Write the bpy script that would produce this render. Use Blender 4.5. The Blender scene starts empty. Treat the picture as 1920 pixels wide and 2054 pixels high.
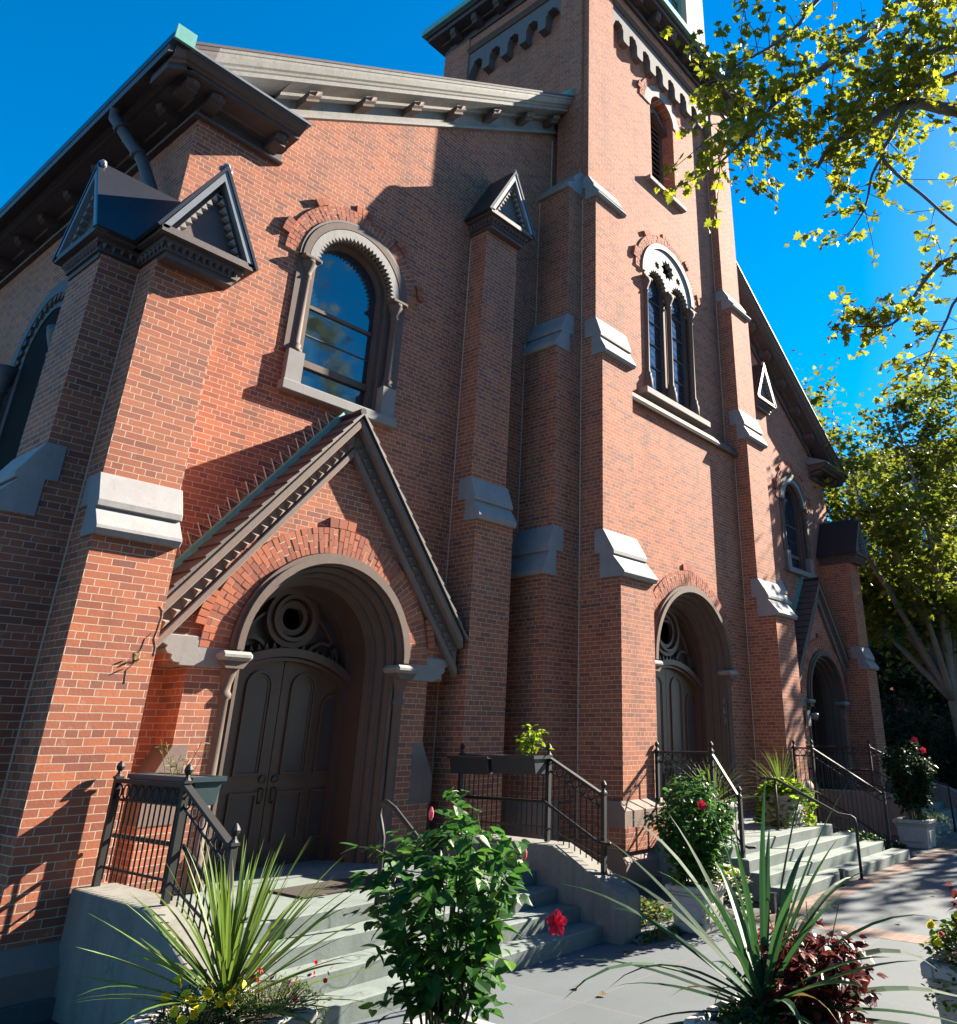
import bpy, bmesh, math, random
from math import sin, cos, pi, radians, sqrt, atan2, tan
from mathutils import Vector, Matrix
random.seed(7)
S = bpy.context.scene
COL = S.collection
# ---------------------------------------------------------------- camera
cam = bpy.data.cameras.new("camera"); cam_ob = bpy.data.objects.new("camera", cam); COL.objects.link(cam_ob)
S.camera = cam_ob
cam.sensor_fit = 'HORIZONTAL'; cam.sensor_width = 36.0; cam.lens = 1573.0/1920*36
cam.shift_x = (960-1199)/1920; cam.shift_y = -(1027-821)/1920
cam.clip_start = .05; cam.clip_end = 3000
YAW, PIT = radians(52.72), radians(22.53)
cam_ob.location = (0, 0, 2.05)
cam_ob.rotation_euler = (pi/2+PIT, 0, -YAW)
# ---------------------------------------------------------------- light
SUND = Vector((3.45, -1.0, 2.28)).normalized()
elev = math.asin(SUND.z); azim = atan2(SUND.x, SUND.y)
sun = bpy.data.lights.new("sun", 'SUN'); sun_ob = bpy.data.objects.new("sun", sun); COL.objects.link(sun_ob)
sun.energy = 5.0; sun.angle = radians(.5); sun.color = (1.0, .90, .74)
sun_ob.rotation_euler = SUND.to_track_quat('Z', 'Y').to_euler(); sun_ob.location = (20, -10, 30)
W = bpy.data.worlds.new("World"); S.world = W; W.use_nodes = True
wn = W.node_tree.nodes; wl = W.node_tree.links
bg = wn['Background']
sky = wn.new('ShaderNodeTexSky'); sky.sky_type = 'NISHITA'; sky.sun_disc = False
sky.sun_elevation = elev; sky.sun_rotation = azim
sky.air_density = 1.0; sky.dust_density = .35; sky.ozone_density = 3.0; sky.altitude = 200
hs = wn.new('ShaderNodeHueSaturation'); hs.inputs['Saturation'].default_value = 1.62; hs.inputs['Hue'].default_value = .497
wl.new(sky.outputs[0], hs.inputs['Color']); wl.new(hs.outputs[0], bg.inputs[0]); bg.inputs[1].default_value = .052
S.view_settings.view_transform = 'Standard'; S.view_settings.look = 'None'
S.view_settings.gamma = 1; S.view_settings.exposure = 2.25; S.view_settings.use_curve_mapping = False
S.render.engine = 'CYCLES'
# ---------------------------------------------------------------- node helpers
def newmat(name):
    m = bpy.data.materials.new(name); m.use_nodes = True
    nt = m.node_tree; b = nt.nodes['Principled BSDF']
    return m, nt, nt.nodes, nt.links, b
def mix(nt, fac, a, b, mode='MIX'):
    n = nt.nodes.new('ShaderNodeMix'); n.data_type = 'RGBA'; n.blend_type = mode
    for i, v in ((0, fac), (6, a), (7, b)):
        if hasattr(v, 'links'): nt.links.new(v, n.inputs[i])
        elif i == 0: n.inputs[0].default_value = v
        else: n.inputs[i].default_value = (v[0], v[1], v[2], 1)
    return n.outputs[2]
def noise(nt, scale, detail=4, rough=.6, vec=None):
    n = nt.nodes.new('ShaderNodeTexNoise'); n.inputs['Scale'].default_value = scale
    n.inputs['Detail'].default_value = detail; n.inputs['Roughness'].default_value = rough
    if vec is None:
        g = nt.nodes.new('ShaderNodeNewGeometry'); vec = g.outputs['Position']
    nt.links.new(vec, n.inputs['Vector'])
    return n.outputs['Fac']
def ramp(nt, fac, p0, p1, c0=(0, 0, 0), c1=(1, 1, 1)):
    r = nt.nodes.new('ShaderNodeValToRGB'); r.color_ramp.elements[0].position = p0; r.color_ramp.elements[1].position = p1
    r.color_ramp.elements[0].color = (*c0, 1); r.color_ramp.elements[1].color = (*c1, 1)
    nt.links.new(fac, r.inputs[0]); return r.outputs[0]
def bump(nt, b, h, strength=.3, dist=.01):
    n = nt.nodes.new('ShaderNodeBump'); n.inputs['Strength'].default_value = strength; n.inputs['Distance'].default_value = dist
    nt.links.new(h, n.inputs['Height']); nt.links.new(n.outputs[0], b.inputs['Normal'])
def wallvec(nt, floor=False):
    """world position folded onto the face: (along wall, height)"""
    g = nt.nodes.new('ShaderNodeNewGeometry'); sp = nt.nodes.new('ShaderNodeSeparateXYZ'); sn = nt.nodes.new('ShaderNodeSeparateXYZ')
    nt.links.new(g.outputs['Position'], sp.inputs[0]); nt.links.new(g.outputs['True Normal'], sn.inputs[0])
    ax = nt.nodes.new('ShaderNodeMath'); ax.operation = 'ABSOLUTE'; nt.links.new(sn.outputs[0], ax.inputs[0])
    gt = nt.nodes.new('ShaderNodeMath'); gt.operation = 'GREATER_THAN'; gt.inputs[1].default_value = .72; nt.links.new(ax.outputs[0], gt.inputs[0])
    mx = nt.nodes.new('ShaderNodeMix'); mx.data_type = 'FLOAT'
    nt.links.new(gt.outputs[0], mx.inputs[0]); nt.links.new(sp.outputs[0], mx.inputs[2]); nt.links.new(sp.outputs[1], mx.inputs[3])
    cb = nt.nodes.new('ShaderNodeCombineXYZ'); nt.links.new(mx.outputs[0], cb.inputs[0])
    nt.links.new(sp.outputs[2], cb.inputs[1])
    return cb.outputs[0], g
def brick_mat(name, c1, c2, mortar, dark=(.10, .045, .04), bw=.2135, rh=.0677, ms=.0052, squash=.5, stain=.5):
    m, nt, N, L, b = newmat(name)
    v, g = wallvec(nt)
    # slight waviness of the courses
    wob = nt.nodes.new('ShaderNodeTexNoise'); wob.inputs['Scale'].default_value = 3.0; L.new(g.outputs['Position'], wob.inputs['Vector'])
    vm = nt.nodes.new('ShaderNodeVectorMath'); vm.operation = 'MULTIPLY_ADD'; vm.inputs[1].default_value = (.012, .012, 0)
    L.new(wob.outputs['Color'], vm.inputs[0]); L.new(v, vm.inputs[2])
    t = N.new('ShaderNodeTexBrick'); t.offset = .5; t.offset_frequency = 2; t.squash = squash; t.squash_frequency = 6
    t.inputs['Scale'].default_value = 1; t.inputs['Brick Width'].default_value = bw; t.inputs['Row Height'].default_value = rh
    t.inputs['Mortar Size'].default_value = ms; t.inputs['Mortar Smooth'].default_value = .25; t.inputs['Bias'].default_value = 0
    t.inputs['Color1'].default_value = (1, 1, 1, 1); t.inputs['Color2'].default_value = (0, 0, 0, 1); t.inputs['Mortar'].default_value = (.5, .5, .5, 1)
    L.new(vm.outputs[0], t.inputs['Vector'])
    base = mix(nt, t.outputs['Color'], c2, c1)
    # the darkest, hardest burnt bricks
    dk = ramp(nt, t.outputs['Color'], .0, .22, (1, 1, 1), (0, 0, 0))
    dkm = N.new('ShaderNodeMath'); dkm.operation = 'MULTIPLY'; dkm.inputs[1].default_value = .30; L.new(dk, dkm.inputs[0])
    base = mix(nt, dkm.outputs[0], base, dark)
    fine = noise(nt, 60, 5, .7); base = mix(nt, .35, base, mix(nt, fine, (.25, .2, .2), (.8, .75, .75)), 'SOFT_LIGHT')
    big = ramp(nt, noise(nt, .55, 5, .65), .35, .68)
    base = mix(nt, mixf(nt, big, stain), base, mix(nt, .45, base, (.26, .16, .125)))
    mp = N.new('ShaderNodeMapping'); mp.inputs['Scale'].default_value = (2.2, 2.2, .28); L.new(g.outputs['Position'], mp.inputs[0])
    soot = ramp(nt, noise(nt, 1.0, 6, .62, mp.outputs[0]), .52, .74)
    base = mix(nt, mixf(nt, soot, .5), base, (.085, .048, .042))
    mort = mix(nt, noise(nt, 25, 3), tuple(x*.75 for x in mortar), tuple(min(1, x*1.15) for x in mortar))
    spl = ramp(nt, noise(nt, 7, 4, .7), .62, .7)
    base = mix(nt, mixf(nt, spl, .18), base, mortar)
    mort = mix(nt, mixf(nt, soot, .35), mort, (.16, .12, .10))
    mort = mix(nt, mixf(nt, ramp(nt, noise(nt, 1.7, 4, .6), .55, .7), .28), mort, (.27, .19, .15))
    col = mix(nt, t.outputs['Fac'], base, mort)
    eff = ramp(nt, noise(nt, .9, 5, .7), .64, .78)
    col = mix(nt, mixf(nt, eff, .22), col, (.46, .40, .34))
    L.new(col, b.inputs['Base Color']); b.inputs['Roughness'].default_value = .88
    h = N.new('ShaderNodeMath'); h.operation = 'MULTIPLY_ADD'; h.inputs[1].default_value = -1.0
    L.new(t.outputs['Fac'], h.inputs[0]); fm = N.new('ShaderNodeMath'); fm.operation = 'MULTIPLY'; fm.inputs[1].default_value = .6
    L.new(noise(nt, 45, 4, .7), fm.inputs[0]); L.new(fm.outputs[0], h.inputs[2])
    bump(nt, b, h.outputs[0], .55, .006)
    return m
def mixf(nt, fac, k):
    n = nt.nodes.new('ShaderNodeMath'); n.operation = 'MULTIPLY'; n.inputs[1].default_value = k
    nt.links.new(fac, n.inputs[0]); return n.outputs[0]
def stone_mat(name, c, var=.35, scale=6, rough=.85, bumpk=.35, streak=.0, spots=0, spotc=(.05, .045, .045), metallic=0, crack=0):
    m, nt, N, L, b = newmat(name)
    n1 = noise(nt, scale, 6, .65)
    col = mix(nt, n1, tuple(x*(1-var) for x in c), tuple(min(1, x*(1+var)) for x in c))
    if streak:
        mp = N.new('ShaderNodeMapping'); mp.inputs['Scale'].default_value = (7, 7, .5)
        g = N.new('ShaderNodeNewGeometry'); L.new(g.outputs['Position'], mp.inputs[0])
        sn = ramp(nt, noise(nt, 1.2, 5, .6, mp.outputs[0]), .5, .75)
        col = mix(nt, mixf(nt, sn, streak), col, tuple(x*.35 for x in c))
    if crack:
        vc = N.new('ShaderNodeTexVoronoi'); vc.feature = 'DISTANCE_TO_EDGE'; vc.inputs['Scale'].default_value = .55
        gg = N.new('ShaderNodeNewGeometry'); wv = N.new('ShaderNodeVectorMath'); wv.operation = 'MULTIPLY_ADD'; wv.inputs[1].default_value = (.5, .5, .5)
        nn = N.new('ShaderNodeTexNoise'); nn.inputs['Scale'].default_value = 2.5; L.new(gg.outputs['Position'], nn.inputs['Vector'])
        L.new(nn.outputs['Color'], wv.inputs[0]); L.new(gg.outputs['Position'], wv.inputs[2]); L.new(wv.outputs[0], vc.inputs['Vector'])
        ck = ramp(nt, vc.outputs['Distance'], .0, .006, (1, 1, 1), (0, 0, 0)); msk = ramp(nt, noise(nt, .8, 2), .5, .56)
        mm = N.new('ShaderNodeMath'); mm.operation = 'MULTIPLY'; L.new(ck, mm.inputs[0]); L.new(msk, mm.inputs[1])
        col = mix(nt, mixf(nt, mm.outputs[0], .7), col, tuple(x*.25 for x in c))
        dirt = ramp(nt, noise(nt, 2.2, 6, .7), .48, .72); col = mix(nt, mixf(nt, dirt, .6), col, tuple(x*.5 for x in c))
    if spots:
        sp = ramp(nt, noise(nt, scale*6, 3, .6), .62, .68)
        col = mix(nt, mixf(nt, sp, spots), col, spotc)
    L.new(col, b.inputs['Base Color']); b.inputs['Roughness'].default_value = rough; b.inputs['Metallic'].default_value = metallic
    bump(nt, b, noise(nt, scale*5, 5, .7), bumpk, .006)
    return m
def flat_mat(name, c, rough=.5, metallic=0, island=0.0):
    m, nt, N, L, b = newmat(name)
    col = mix(nt, noise(nt, 9, 4), tuple(x*.8 for x in c), tuple(min(1, x*1.15) for x in c))
    L.new(col, b.inputs['Base Color'])
    b.inputs['Roughness'].default_value = rough; b.inputs['Metallic'].default_value = metallic
    bump(nt, b, noise(nt, 30, 3), .12, .004)
    return m
def leaf_mat(name, c1, c2, c3=None, trans=.45, rough=.45, tcol=None):
    m, nt, N, L, b = newmat(name)
    b.inputs['Specular IOR Level'].default_value = .22
    g = N.new('ShaderNodeNewGeometry')
    col = ramp(nt, g.outputs['Random Per Island'], .0, 1.0, c1, c2)
    if c3:
        r = N['Color Ramp'] if 'Color Ramp' in N else [n for n in N if n.type == 'VALTORGB'][-1]
        e = r.color_ramp.elements.new(.8); e.color = (*c2, 1); r.color_ramp.elements[2].color = (*c3, 1)
    col = mix(nt, noise(nt, 30, 3), mix(nt, .25, col, (0, 0, 0)), col)
    L.new(col, b.inputs['Base Color']); b.inputs['Roughness'].default_value = rough
    tr = N.new('ShaderNodeBsdfTranslucent'); L.new(mix(nt, .35, col, tcol or (c2[0]*1.6, c2[1]*1.6, c2[2]*.6)), tr.inputs[0])
    ms = N.new('ShaderNodeMixShader'); ms.inputs[0].default_value = trans
    L.new(b.outputs[0], ms.inputs[1]); L.new(tr.outputs[0], ms.inputs[2])
    L.new(ms.outputs[0], N['Material Output'].inputs[0])
    return m
M = {}
M['brick'] = brick_mat('red_brick', (.385, .114, .050), (.225, .062, .036), (.48, .38, .285), ms=.0043, stain=.5)
M['vouss'] = None
def vouss_mat():
    m, nt, N, L, b = newmat('arch_brick')
    g = N.new('ShaderNodeNewGeometry')
    col = ramp(nt, g.outputs['Random Per Island'], 0, 1, (.21, .062, .038), (.36, .108, .052))
    fine = noise(nt, 50, 5, .7); col = mix(nt, .35, col, mix(nt, fine, (.25, .2, .2), (.8, .75, .75)), 'SOFT_LIGHT')
    L.new(col, b.inputs['Base Color']); b.inputs['Roughness'].default_value = .88
    bump(nt, b, noise(nt, 45, 4), .3, .004); return m
M['vouss'] = vouss_mat()
M['mortar'] = stone_mat('lime_mortar', (.48, .41, .32), .2, 14)
M['trim'] = stone_mat('brownstone', (.105, .072, .060), .3, 5, .8, .3, .25)
M['cap'] = stone_mat('weathering_stone', (.235, .225, .23), .25, 4, .8, .35, .15, .5, (.16, .16, .18))
M['trimlight'] = stone_mat('light_brownstone', (.145, .105, .09), .25, 6, .8, .3, .2)
M['corbel'] = stone_mat('corbel_stone', (.13, .115, .12), .25, 6, .8, .3, .2)
M['sill'] = stone_mat('sill_stone', (.20, .19, .19), .2, 5, .8, .3, .2)
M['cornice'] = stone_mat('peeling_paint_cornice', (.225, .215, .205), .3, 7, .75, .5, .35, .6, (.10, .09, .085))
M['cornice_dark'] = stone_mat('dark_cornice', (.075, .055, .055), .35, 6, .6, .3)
M['slate'] = stone_mat('roof_slate', (.075, .06, .058), .4, 9, .55, .4, .1)
M['copper'] = stone_mat('green_copper', (.13, .34, .30), .3, 6, .55, .25, .3)
M['darkmetal'] = flat_mat('dark_metal', (.018, .02, .028), .35)
M['lead'] = flat_mat('lead_flashing', (.17, .185, .21), .45)
M['door'] = stone_mat('brown_door_paint', (.085, .046, .036), .18, 5, .42, .1)
M['door2'] = stone_mat('dark_brown_panel', (.058, .040, .042), .2, 5, .35, .08)
M['iron'] = flat_mat('black_iron', (.007, .007, .008), .62)
M['concrete'] = stone_mat('step_concrete', (.135, .165, .156), .2, 5, .85, .35, .3, .3, (.09, .09, .085), 0, 1)
M['cheek'] = stone_mat('cheek_concrete', (.165, .158, .142), .22, 4, .88, .4, .5, .3, (.09, .085, .075), 0, 1)
M['plinth'] = stone_mat('brownstone_plinth', (.21, .145, .12), .2, 5, .85, .3, .15)
M['darkstone'] = stone_mat('dark_base_stone', (.09, .085, .085), .4, 3, .8, .5)
M['planter'] = stone_mat('white_planter', (.33, .315, .30), .15, 8, .7, .3, .3, .3, (.35, .33, .3))
M['greybelfry'] = stone_mat('belfry_cladding', (.34, .31, .28), .2, 5, .8, .3, .2)
M['brass'] = flat_mat('dull_brass', (.10, .08, .06), .45, .9)
M['soil'] = stone_mat('soil', (.028, .021, .015), .5, 20, 1, .8)
def glass_mat(name, c, rough=.06):
    m, nt, N, L, b = newmat(name)
    v, g = wallvec(nt)
    vo = N.new('ShaderNodeTexVoronoi'); vo.inputs['Scale'].default_value = 7; L.new(v, vo.inputs['Vector'])
    col = mix(nt, .55, c, mix(nt, .75, vo.outputs['Color'], (.02, .05, .08)), 'MULTIPLY')
    L.new(mix(nt, .5, c, col), b.inputs['Base Color']); b.inputs['Roughness'].default_value = rough
    b.inputs['Specular IOR Level'].default_value = 1.0; b.inputs['IOR'].default_value = 1.75
    bump(nt, b, noise(nt, 3.5, 2), .12, .01)
    return m
M['glass'] = glass_mat('leaded_glass', (.012, .035, .06))
# leaves
M['lf_plane'] = leaf_mat('plane_tree_leaf', (.11, .14, .018), (.24, .26, .03), (.44, .38, .04), .55)
M['lf_mid'] = leaf_mat('tree_leaf', (.065, .10, .018), (.17, .20, .028), (.33, .29, .04), .5)
M['lf_dark'] = leaf_mat('dark_leaf', (.012, .03, .012), (.025, .055, .02), None, .25)
M['lf_hib'] = leaf_mat('hibiscus_leaf', (.02, .07, .018), (.045, .135, .03), (.13, .26, .035), .42, .4)
M['lf_spike'] = leaf_mat('spike_leaf', (.07, .14, .03), (.14, .21, .045), (.21, .26, .08), .3, .5)
M['lf_spike2'] = leaf_mat('dark_spike_leaf', (.018, .06, .028), (.035, .095, .04), (.06, .125, .045), .25, .55)
M['lf_dry'] = leaf_mat('dry_blade', (.10, .07, .03), (.22, .16, .07), None, .2, .7)
M['darkglass'] = flat_mat('dark_window', (.012, .010, .010), .8)
M['darkglass'].node_tree.nodes['Principled BSDF'].inputs['Specular IOR Level'].default_value = .05
M['paleflash'] = flat_mat('pale_flashing', (.5, .5, .52), .6)
M['lf_lime'] = leaf_mat('lime_leaf', (.13, .22, .02), (.25, .34, .03), None, .45)
M['lf_olive'] = leaf_mat('olive_small_leaf', (.10, .11, .03), (.22, .22, .07), (.33, .29, .10), .35)
M['lf_grey'] = leaf_mat('grey_green_leaf', (.10, .15, .11), (.22, .29, .20), None, .3)
M['lf_red'] = leaf_mat('coleus_leaf', (.045, .008, .010), (.13, .022, .022), (.26, .07, .03), .35, .4, (.3, .05, .03))
M['fl_yellow'] = leaf_mat('yellow_petal', (.75, .55, .01), (.85, .68, .03), None, .3, .5, (.8, .6, .02))
M['fl_red'] = leaf_mat('red_petal', (.55, .02, .05), (.75, .03, .08), None, .35, .5, (.8, .04, .08))
M['fl_pink'] = leaf_mat('pink_petal', (.55, .12, .18), (.75, .2, .25), None, .35, .5, (.8, .2, .25))
M['fl_white'] = leaf_mat('white_petal', (.6, .55, .5), (.8, .75, .7), None, .35, .5, (.8, .8, .7))
M['stem'] = flat_mat('green_stem', (.05, .06, .025), .6)
M['bark'] = stone_mat('plane_bark', (.16, .145, .12), .45, 4, .9, .5, 0, .5, (.38, .35, .28))
M['bark_dark'] = stone_mat('branch_bark', (.12, .11, .11), .4, 6, .9, .5)
# ---------------------------------------------------------------- mesh builder
class MB:
    def __init__(s): s.v = []; s.f = []
    def add(s, vs, fs):
        o = len(s.v); s.v += [tuple(v) for v in vs]; s.f += [tuple(i+o for i in f) for f in fs]; return s
    def box(s, x0, x1, y0, y1, z0, z1):
        if x0 > x1: x0, x1 = x1, x0
        if y0 > y1: y0, y1 = y1, y0
        return s.add([(x0,y0,z0),(x1,y0,z0),(x1,y1,z0),(x0,y1,z0),(x0,y0,z1),(x1,y0,z1),(x1,y1,z1),(x0,y1,z1)],
              [(0,3,2,1),(4,5,6,7),(0,1,5,4),(1,2,6,5),(2,3,7,6),(3,0,4,7)])
    def prism(s, poly, ax, a, b):
        """extrude a polygon. ax 'y': poly=(x,z); 'x': poly=(y,z); 'z': poly=(x,y)"""
        n = len(poly)
        mk = {'y': lambda p, t: (p[0], t, p[1]), 'x': lambda p, t: (t, p[0], p[1]), 'z': lambda p, t: (p[0], p[1], t)}[ax]
        vs = [mk(p, a) for p in poly]+[mk(p, b) for p in poly]
        fs = [tuple(range(n)), tuple(range(2*n-1, n-1, -1))]+[(i, i+n, (i+1) % n+n, (i+1) % n) for i in range(n)]
        return s.add(vs, fs)
    def tube(s, pts, r, n=8, cap=True, r1=None):
        pts = [Vector(p) for p in pts]; k = len(pts); rs = r if isinstance(r, (list, tuple)) else [r+((r1-r)*i/(k-1) if r1 is not None else 0) for i in range(k)]
        o = []; up = None
        for i, p in enumerate(pts):
            d = (pts[min(i+1, k-1)]-pts[max(i-1, 0)]).normalized()
            if up is None:
                up = Vector((0, 0, 1)) if abs(d.z) < .9 else Vector((1, 0, 0))
            u = (up-d*up.dot(d)).normalized(); up = u; w = d.cross(u)
            o += [p+(u*cos(2*pi*j/n)+w*sin(2*pi*j/n))*rs[i] for j in range(n)]
        fs = [(i*n+j, i*n+(j+1) % n, (i+1)*n+(j+1) % n, (i+1)*n+j) for i in range(k-1) for j in range(n)]
        if cap: fs += [tuple(range(n-1, -1, -1)), tuple((k-1)*n+j for j in range(n))]
        return s.add(o, fs)
    def lathe(s, c, prof, n=16, ax=(0, 0, 1), half=None):
        """prof = [(r, h)] along axis ax from c"""
        a = Vector(ax).normalized(); u = a.orthogonal().normalized(); w = a.cross(u); c = Vector(c)
        o = [c+a*h+(u*cos(2*pi*j/n)+w*sin(2*pi*j/n))*r for r, h in prof for j in range(n)]
        k = len(prof)
        fs = [(i*n+j, i*n+(j+1) % n, (i+1)*n+(j+1) % n, (i+1)*n+j) for i in range(k-1) for j in range(n)]
        fs += [tuple(range(n-1, -1, -1)), tuple((k-1)*n+j for j in range(n))]
        return s.add(o, fs)
    def band(s, cx, zs, r0, r1, y0, y1, zb=None, n=28, a0=0.0, a1=pi, ax='y'):
        """solid arch band between radii r0<r1 from y0(front) to y1(back); legs down to zb"""
        path = []
        for i in range(n+1):
            a = a1+(a0-a1)*i/n; path.append((cos(a), sin(a)))
        ring = [(cx+c*r0, zs+d*r0, cx+c*r1, zs+d*r1) for c, d in path]
        if zb is not None:
            ring = [(cx-r0, zb, cx-r1, zb)]+ring+[(cx+r0, zb, cx+r1, zb)]
        mk = (lambda u, t, z: (u, t, z)) if ax == 'y' else (lambda u, t, z: (t, u, z))
        vs = []
        for (xi, zi, xo, zo) in ring: vs += [mk(xi, y0, zi), mk(xo, y0, zo), mk(xo, y1, zo), mk(xi, y1, zi)]
        fs = []
        for i in range(len(ring)-1):
            a = i*4; b = a+4
            for k in range(4): fs.append((a+k, a+(k+1) % 4, b+(k+1) % 4, b+k))
        e = (len(ring)-1)*4
        fs += [(0, 3, 2, 1), (e, e+1, e+2, e+3)]
        return s.add(vs, fs)
    def sphere(s, c, r, n=10):
        return s.lathe((c[0], c[1], c[2]), [(max(.001, r*sin(pi*i/6)), -r*cos(pi*i/6)) for i in range(7)], n)
    def build(s, name, mat, parent=None, smooth=False, fix=True):
        me = bpy.data.meshes.new(name); me.from_pydata(s.v, [], s.f)
        if fix:
            bm = bmesh.new(); bm.from_mesh(me); bmesh.ops.recalc_face_normals(bm, faces=bm.faces); bm.to_mesh(me); bm.free()
        if smooth:
            for p in me.polygons: p.use_smooth = True
        me.materials.append(M[mat] if isinstance(mat, str) else mat)
        o = bpy.data.objects.new(name, me); COL.objects.link(o)
        if parent is not None:
            o.parent = parent; o.matrix_parent_inverse = Matrix.Translation(wpos(parent)).inverted()
        return o
def wpos(o):
    """world position of an unrotated parent chain"""
    t = Vector(o.location); p = o
    while p.parent is not None:
        t = t + p.matrix_parent_inverse.translation + Vector(p.parent.location)
        p = p.parent
    return t
def tag(o, label=None, cat=None, group=None, kind=None):
    if label: o['label'] = label
    if cat: o['category'] = cat
    if group: o['group'] = group
    if kind: o['kind'] = kind
    return o
def thing(name, label, cat, loc=(0, 0, 0), group=None):
    o = bpy.data.objects.new(name, None); COL.objects.link(o); o.location = loc; o.empty_display_size = .2
    return tag(o, label, cat, group)
def bevel(o, w, seg=1):
    m = o.modifiers.new('bevel', 'BEVEL'); m.width = w; m.segments = seg; m.limit_method = 'ANGLE'; m.angle_limit = radians(40); return o
def copy_tree(o, delta, parent=None, label=None):
    """a thing moved by delta, with copies of its parts and sub-parts"""
    c = o.copy(); COL.objects.link(c)
    if parent is None: c.location = Vector(o.location)+Vector(delta)
    else: c.parent = parent
    for ch in o.children: copy_tree(ch, delta, c)
    if label: c['label'] = label
    return c
def wall_sheet(outer, holes, y0, y1, name, mat, parent, axis='y'):
    """a wall with arched openings: face at y0, extruded to y1"""
    bm = bmesh.new(); edges = []
    mk = (lambda p: (p[0], y0, p[1])) if axis == 'y' else (lambda p: (y0, p[0], p[1]))
    for loop in [outer]+holes:
        vs = [bm.verts.new(mk(p)) for p in loop]
        edges += [bm.edges.new((vs[i], vs[(i+1) % len(vs)])) for i in range(len(vs))]
    bmesh.ops.triangle_fill(bm, use_beauty=True, use_dissolve=False, edges=edges)
    r = bmesh.ops.extrude_face_region(bm, geom=list(bm.faces))
    d = Vector((0, y1-y0, 0)) if axis == 'y' else Vector((y1-y0, 0, 0))
    bmesh.ops.translate(bm, vec=d, verts=[g for g in r['geom'] if isinstance(g, bmesh.types.BMVert)])
    bmesh.ops.recalc_face_normals(bm, faces=bm.faces)
    me = bpy.data.meshes.new(name); bm.to_mesh(me); bm.free(); me.materials.append(M[mat])
    o = bpy.data.objects.new(name, me); COL.objects.link(o); o.parent = parent
    o.matrix_parent_inverse = Matrix.Translation(wpos(parent)).inverted()
    return o
def arch_loop(cx, zb, zs, r, n=20):
    return [(cx-r, zb)]+[(cx+cos(pi-pi*i/n)*r, zs+sin(pi-pi*i/n)*r) for i in range(n+1)]+[(cx+r, zb)]
# ================================================================ CHURCH
Y0, XL, XC = 9.15, 3.27, 13.8
XR = 2*XC-XL
BAYDX = 2*XC-2*5.97
SL = .66
church = thing('church', 'tall red brick church with brownstone trim, gabled porches and central bell tower', 'church', (XC, Y0, 0))
def rakez(x): return 9.70+SL*(min(x, 2*XC-x)-XL)
def swapxy(mb):
    mb.v = [(y, x, z) for x, y, z in mb.v]; return mb
def cap_profile(yU, yL, zt, zb):
    zm = (zt+zb)/2; ym = yU+(yL-yU)*.5-.03
    return [(yU-.012, zt), (ym-.03, zm+.03), (ym-.03, zm-.035), (ym+.01, zm-.035), (yL-.085, zb+.085), (yL-.09, zb+.055), (yL-.06, zb),
            (max(yL+.24, yU+.06), zb), (max(yL+.24, yU+.06), zm), (max(yU, yL+.24)+.17, zm), (max(yU, yL+.24)+.17, zt)]
def weather_cap(x0, x1, yU, yL, zt, zb, parent, facing='s', east=False):
    mb = MB(); pr_ = cap_profile(yU, yL, zt, zb)
    mb.prism(pr_, 'x', x0-.028, x1+.028)
    if facing == 'w':
        mb = swapxy(mb)
        if east: mb.v = [(2*XC-x, y, z) for x, y, z in mb.v]
    return bevel(mb.build('weathering_cap', 'cap', parent), .007)
def saw(mb, pts, w, y0, y1):
    pass
def buttress(name, parts, caps, facing='s', east=False, mat='brick'):
    """parts: list of (x0,x1,y0,y1,z0,z1) boxes stacked; caps (x0,x1,yU,yL,zt,zb)"""
    mb = MB()
    for p in parts: mb.box(*p)
    if facing == 'w':
        mb = swapxy(mb)
        if east: mb.v = [(2*XC-x, y, z) for x, y, z in mb.v]
    o = mb.build(name, mat, church)
    for c in caps: weather_cap(*c, o, facing, east)
    return o
def mirx(mb): mb.v = [(2*XC-x, y, z) for x, y, z in mb.v]; return mb
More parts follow.
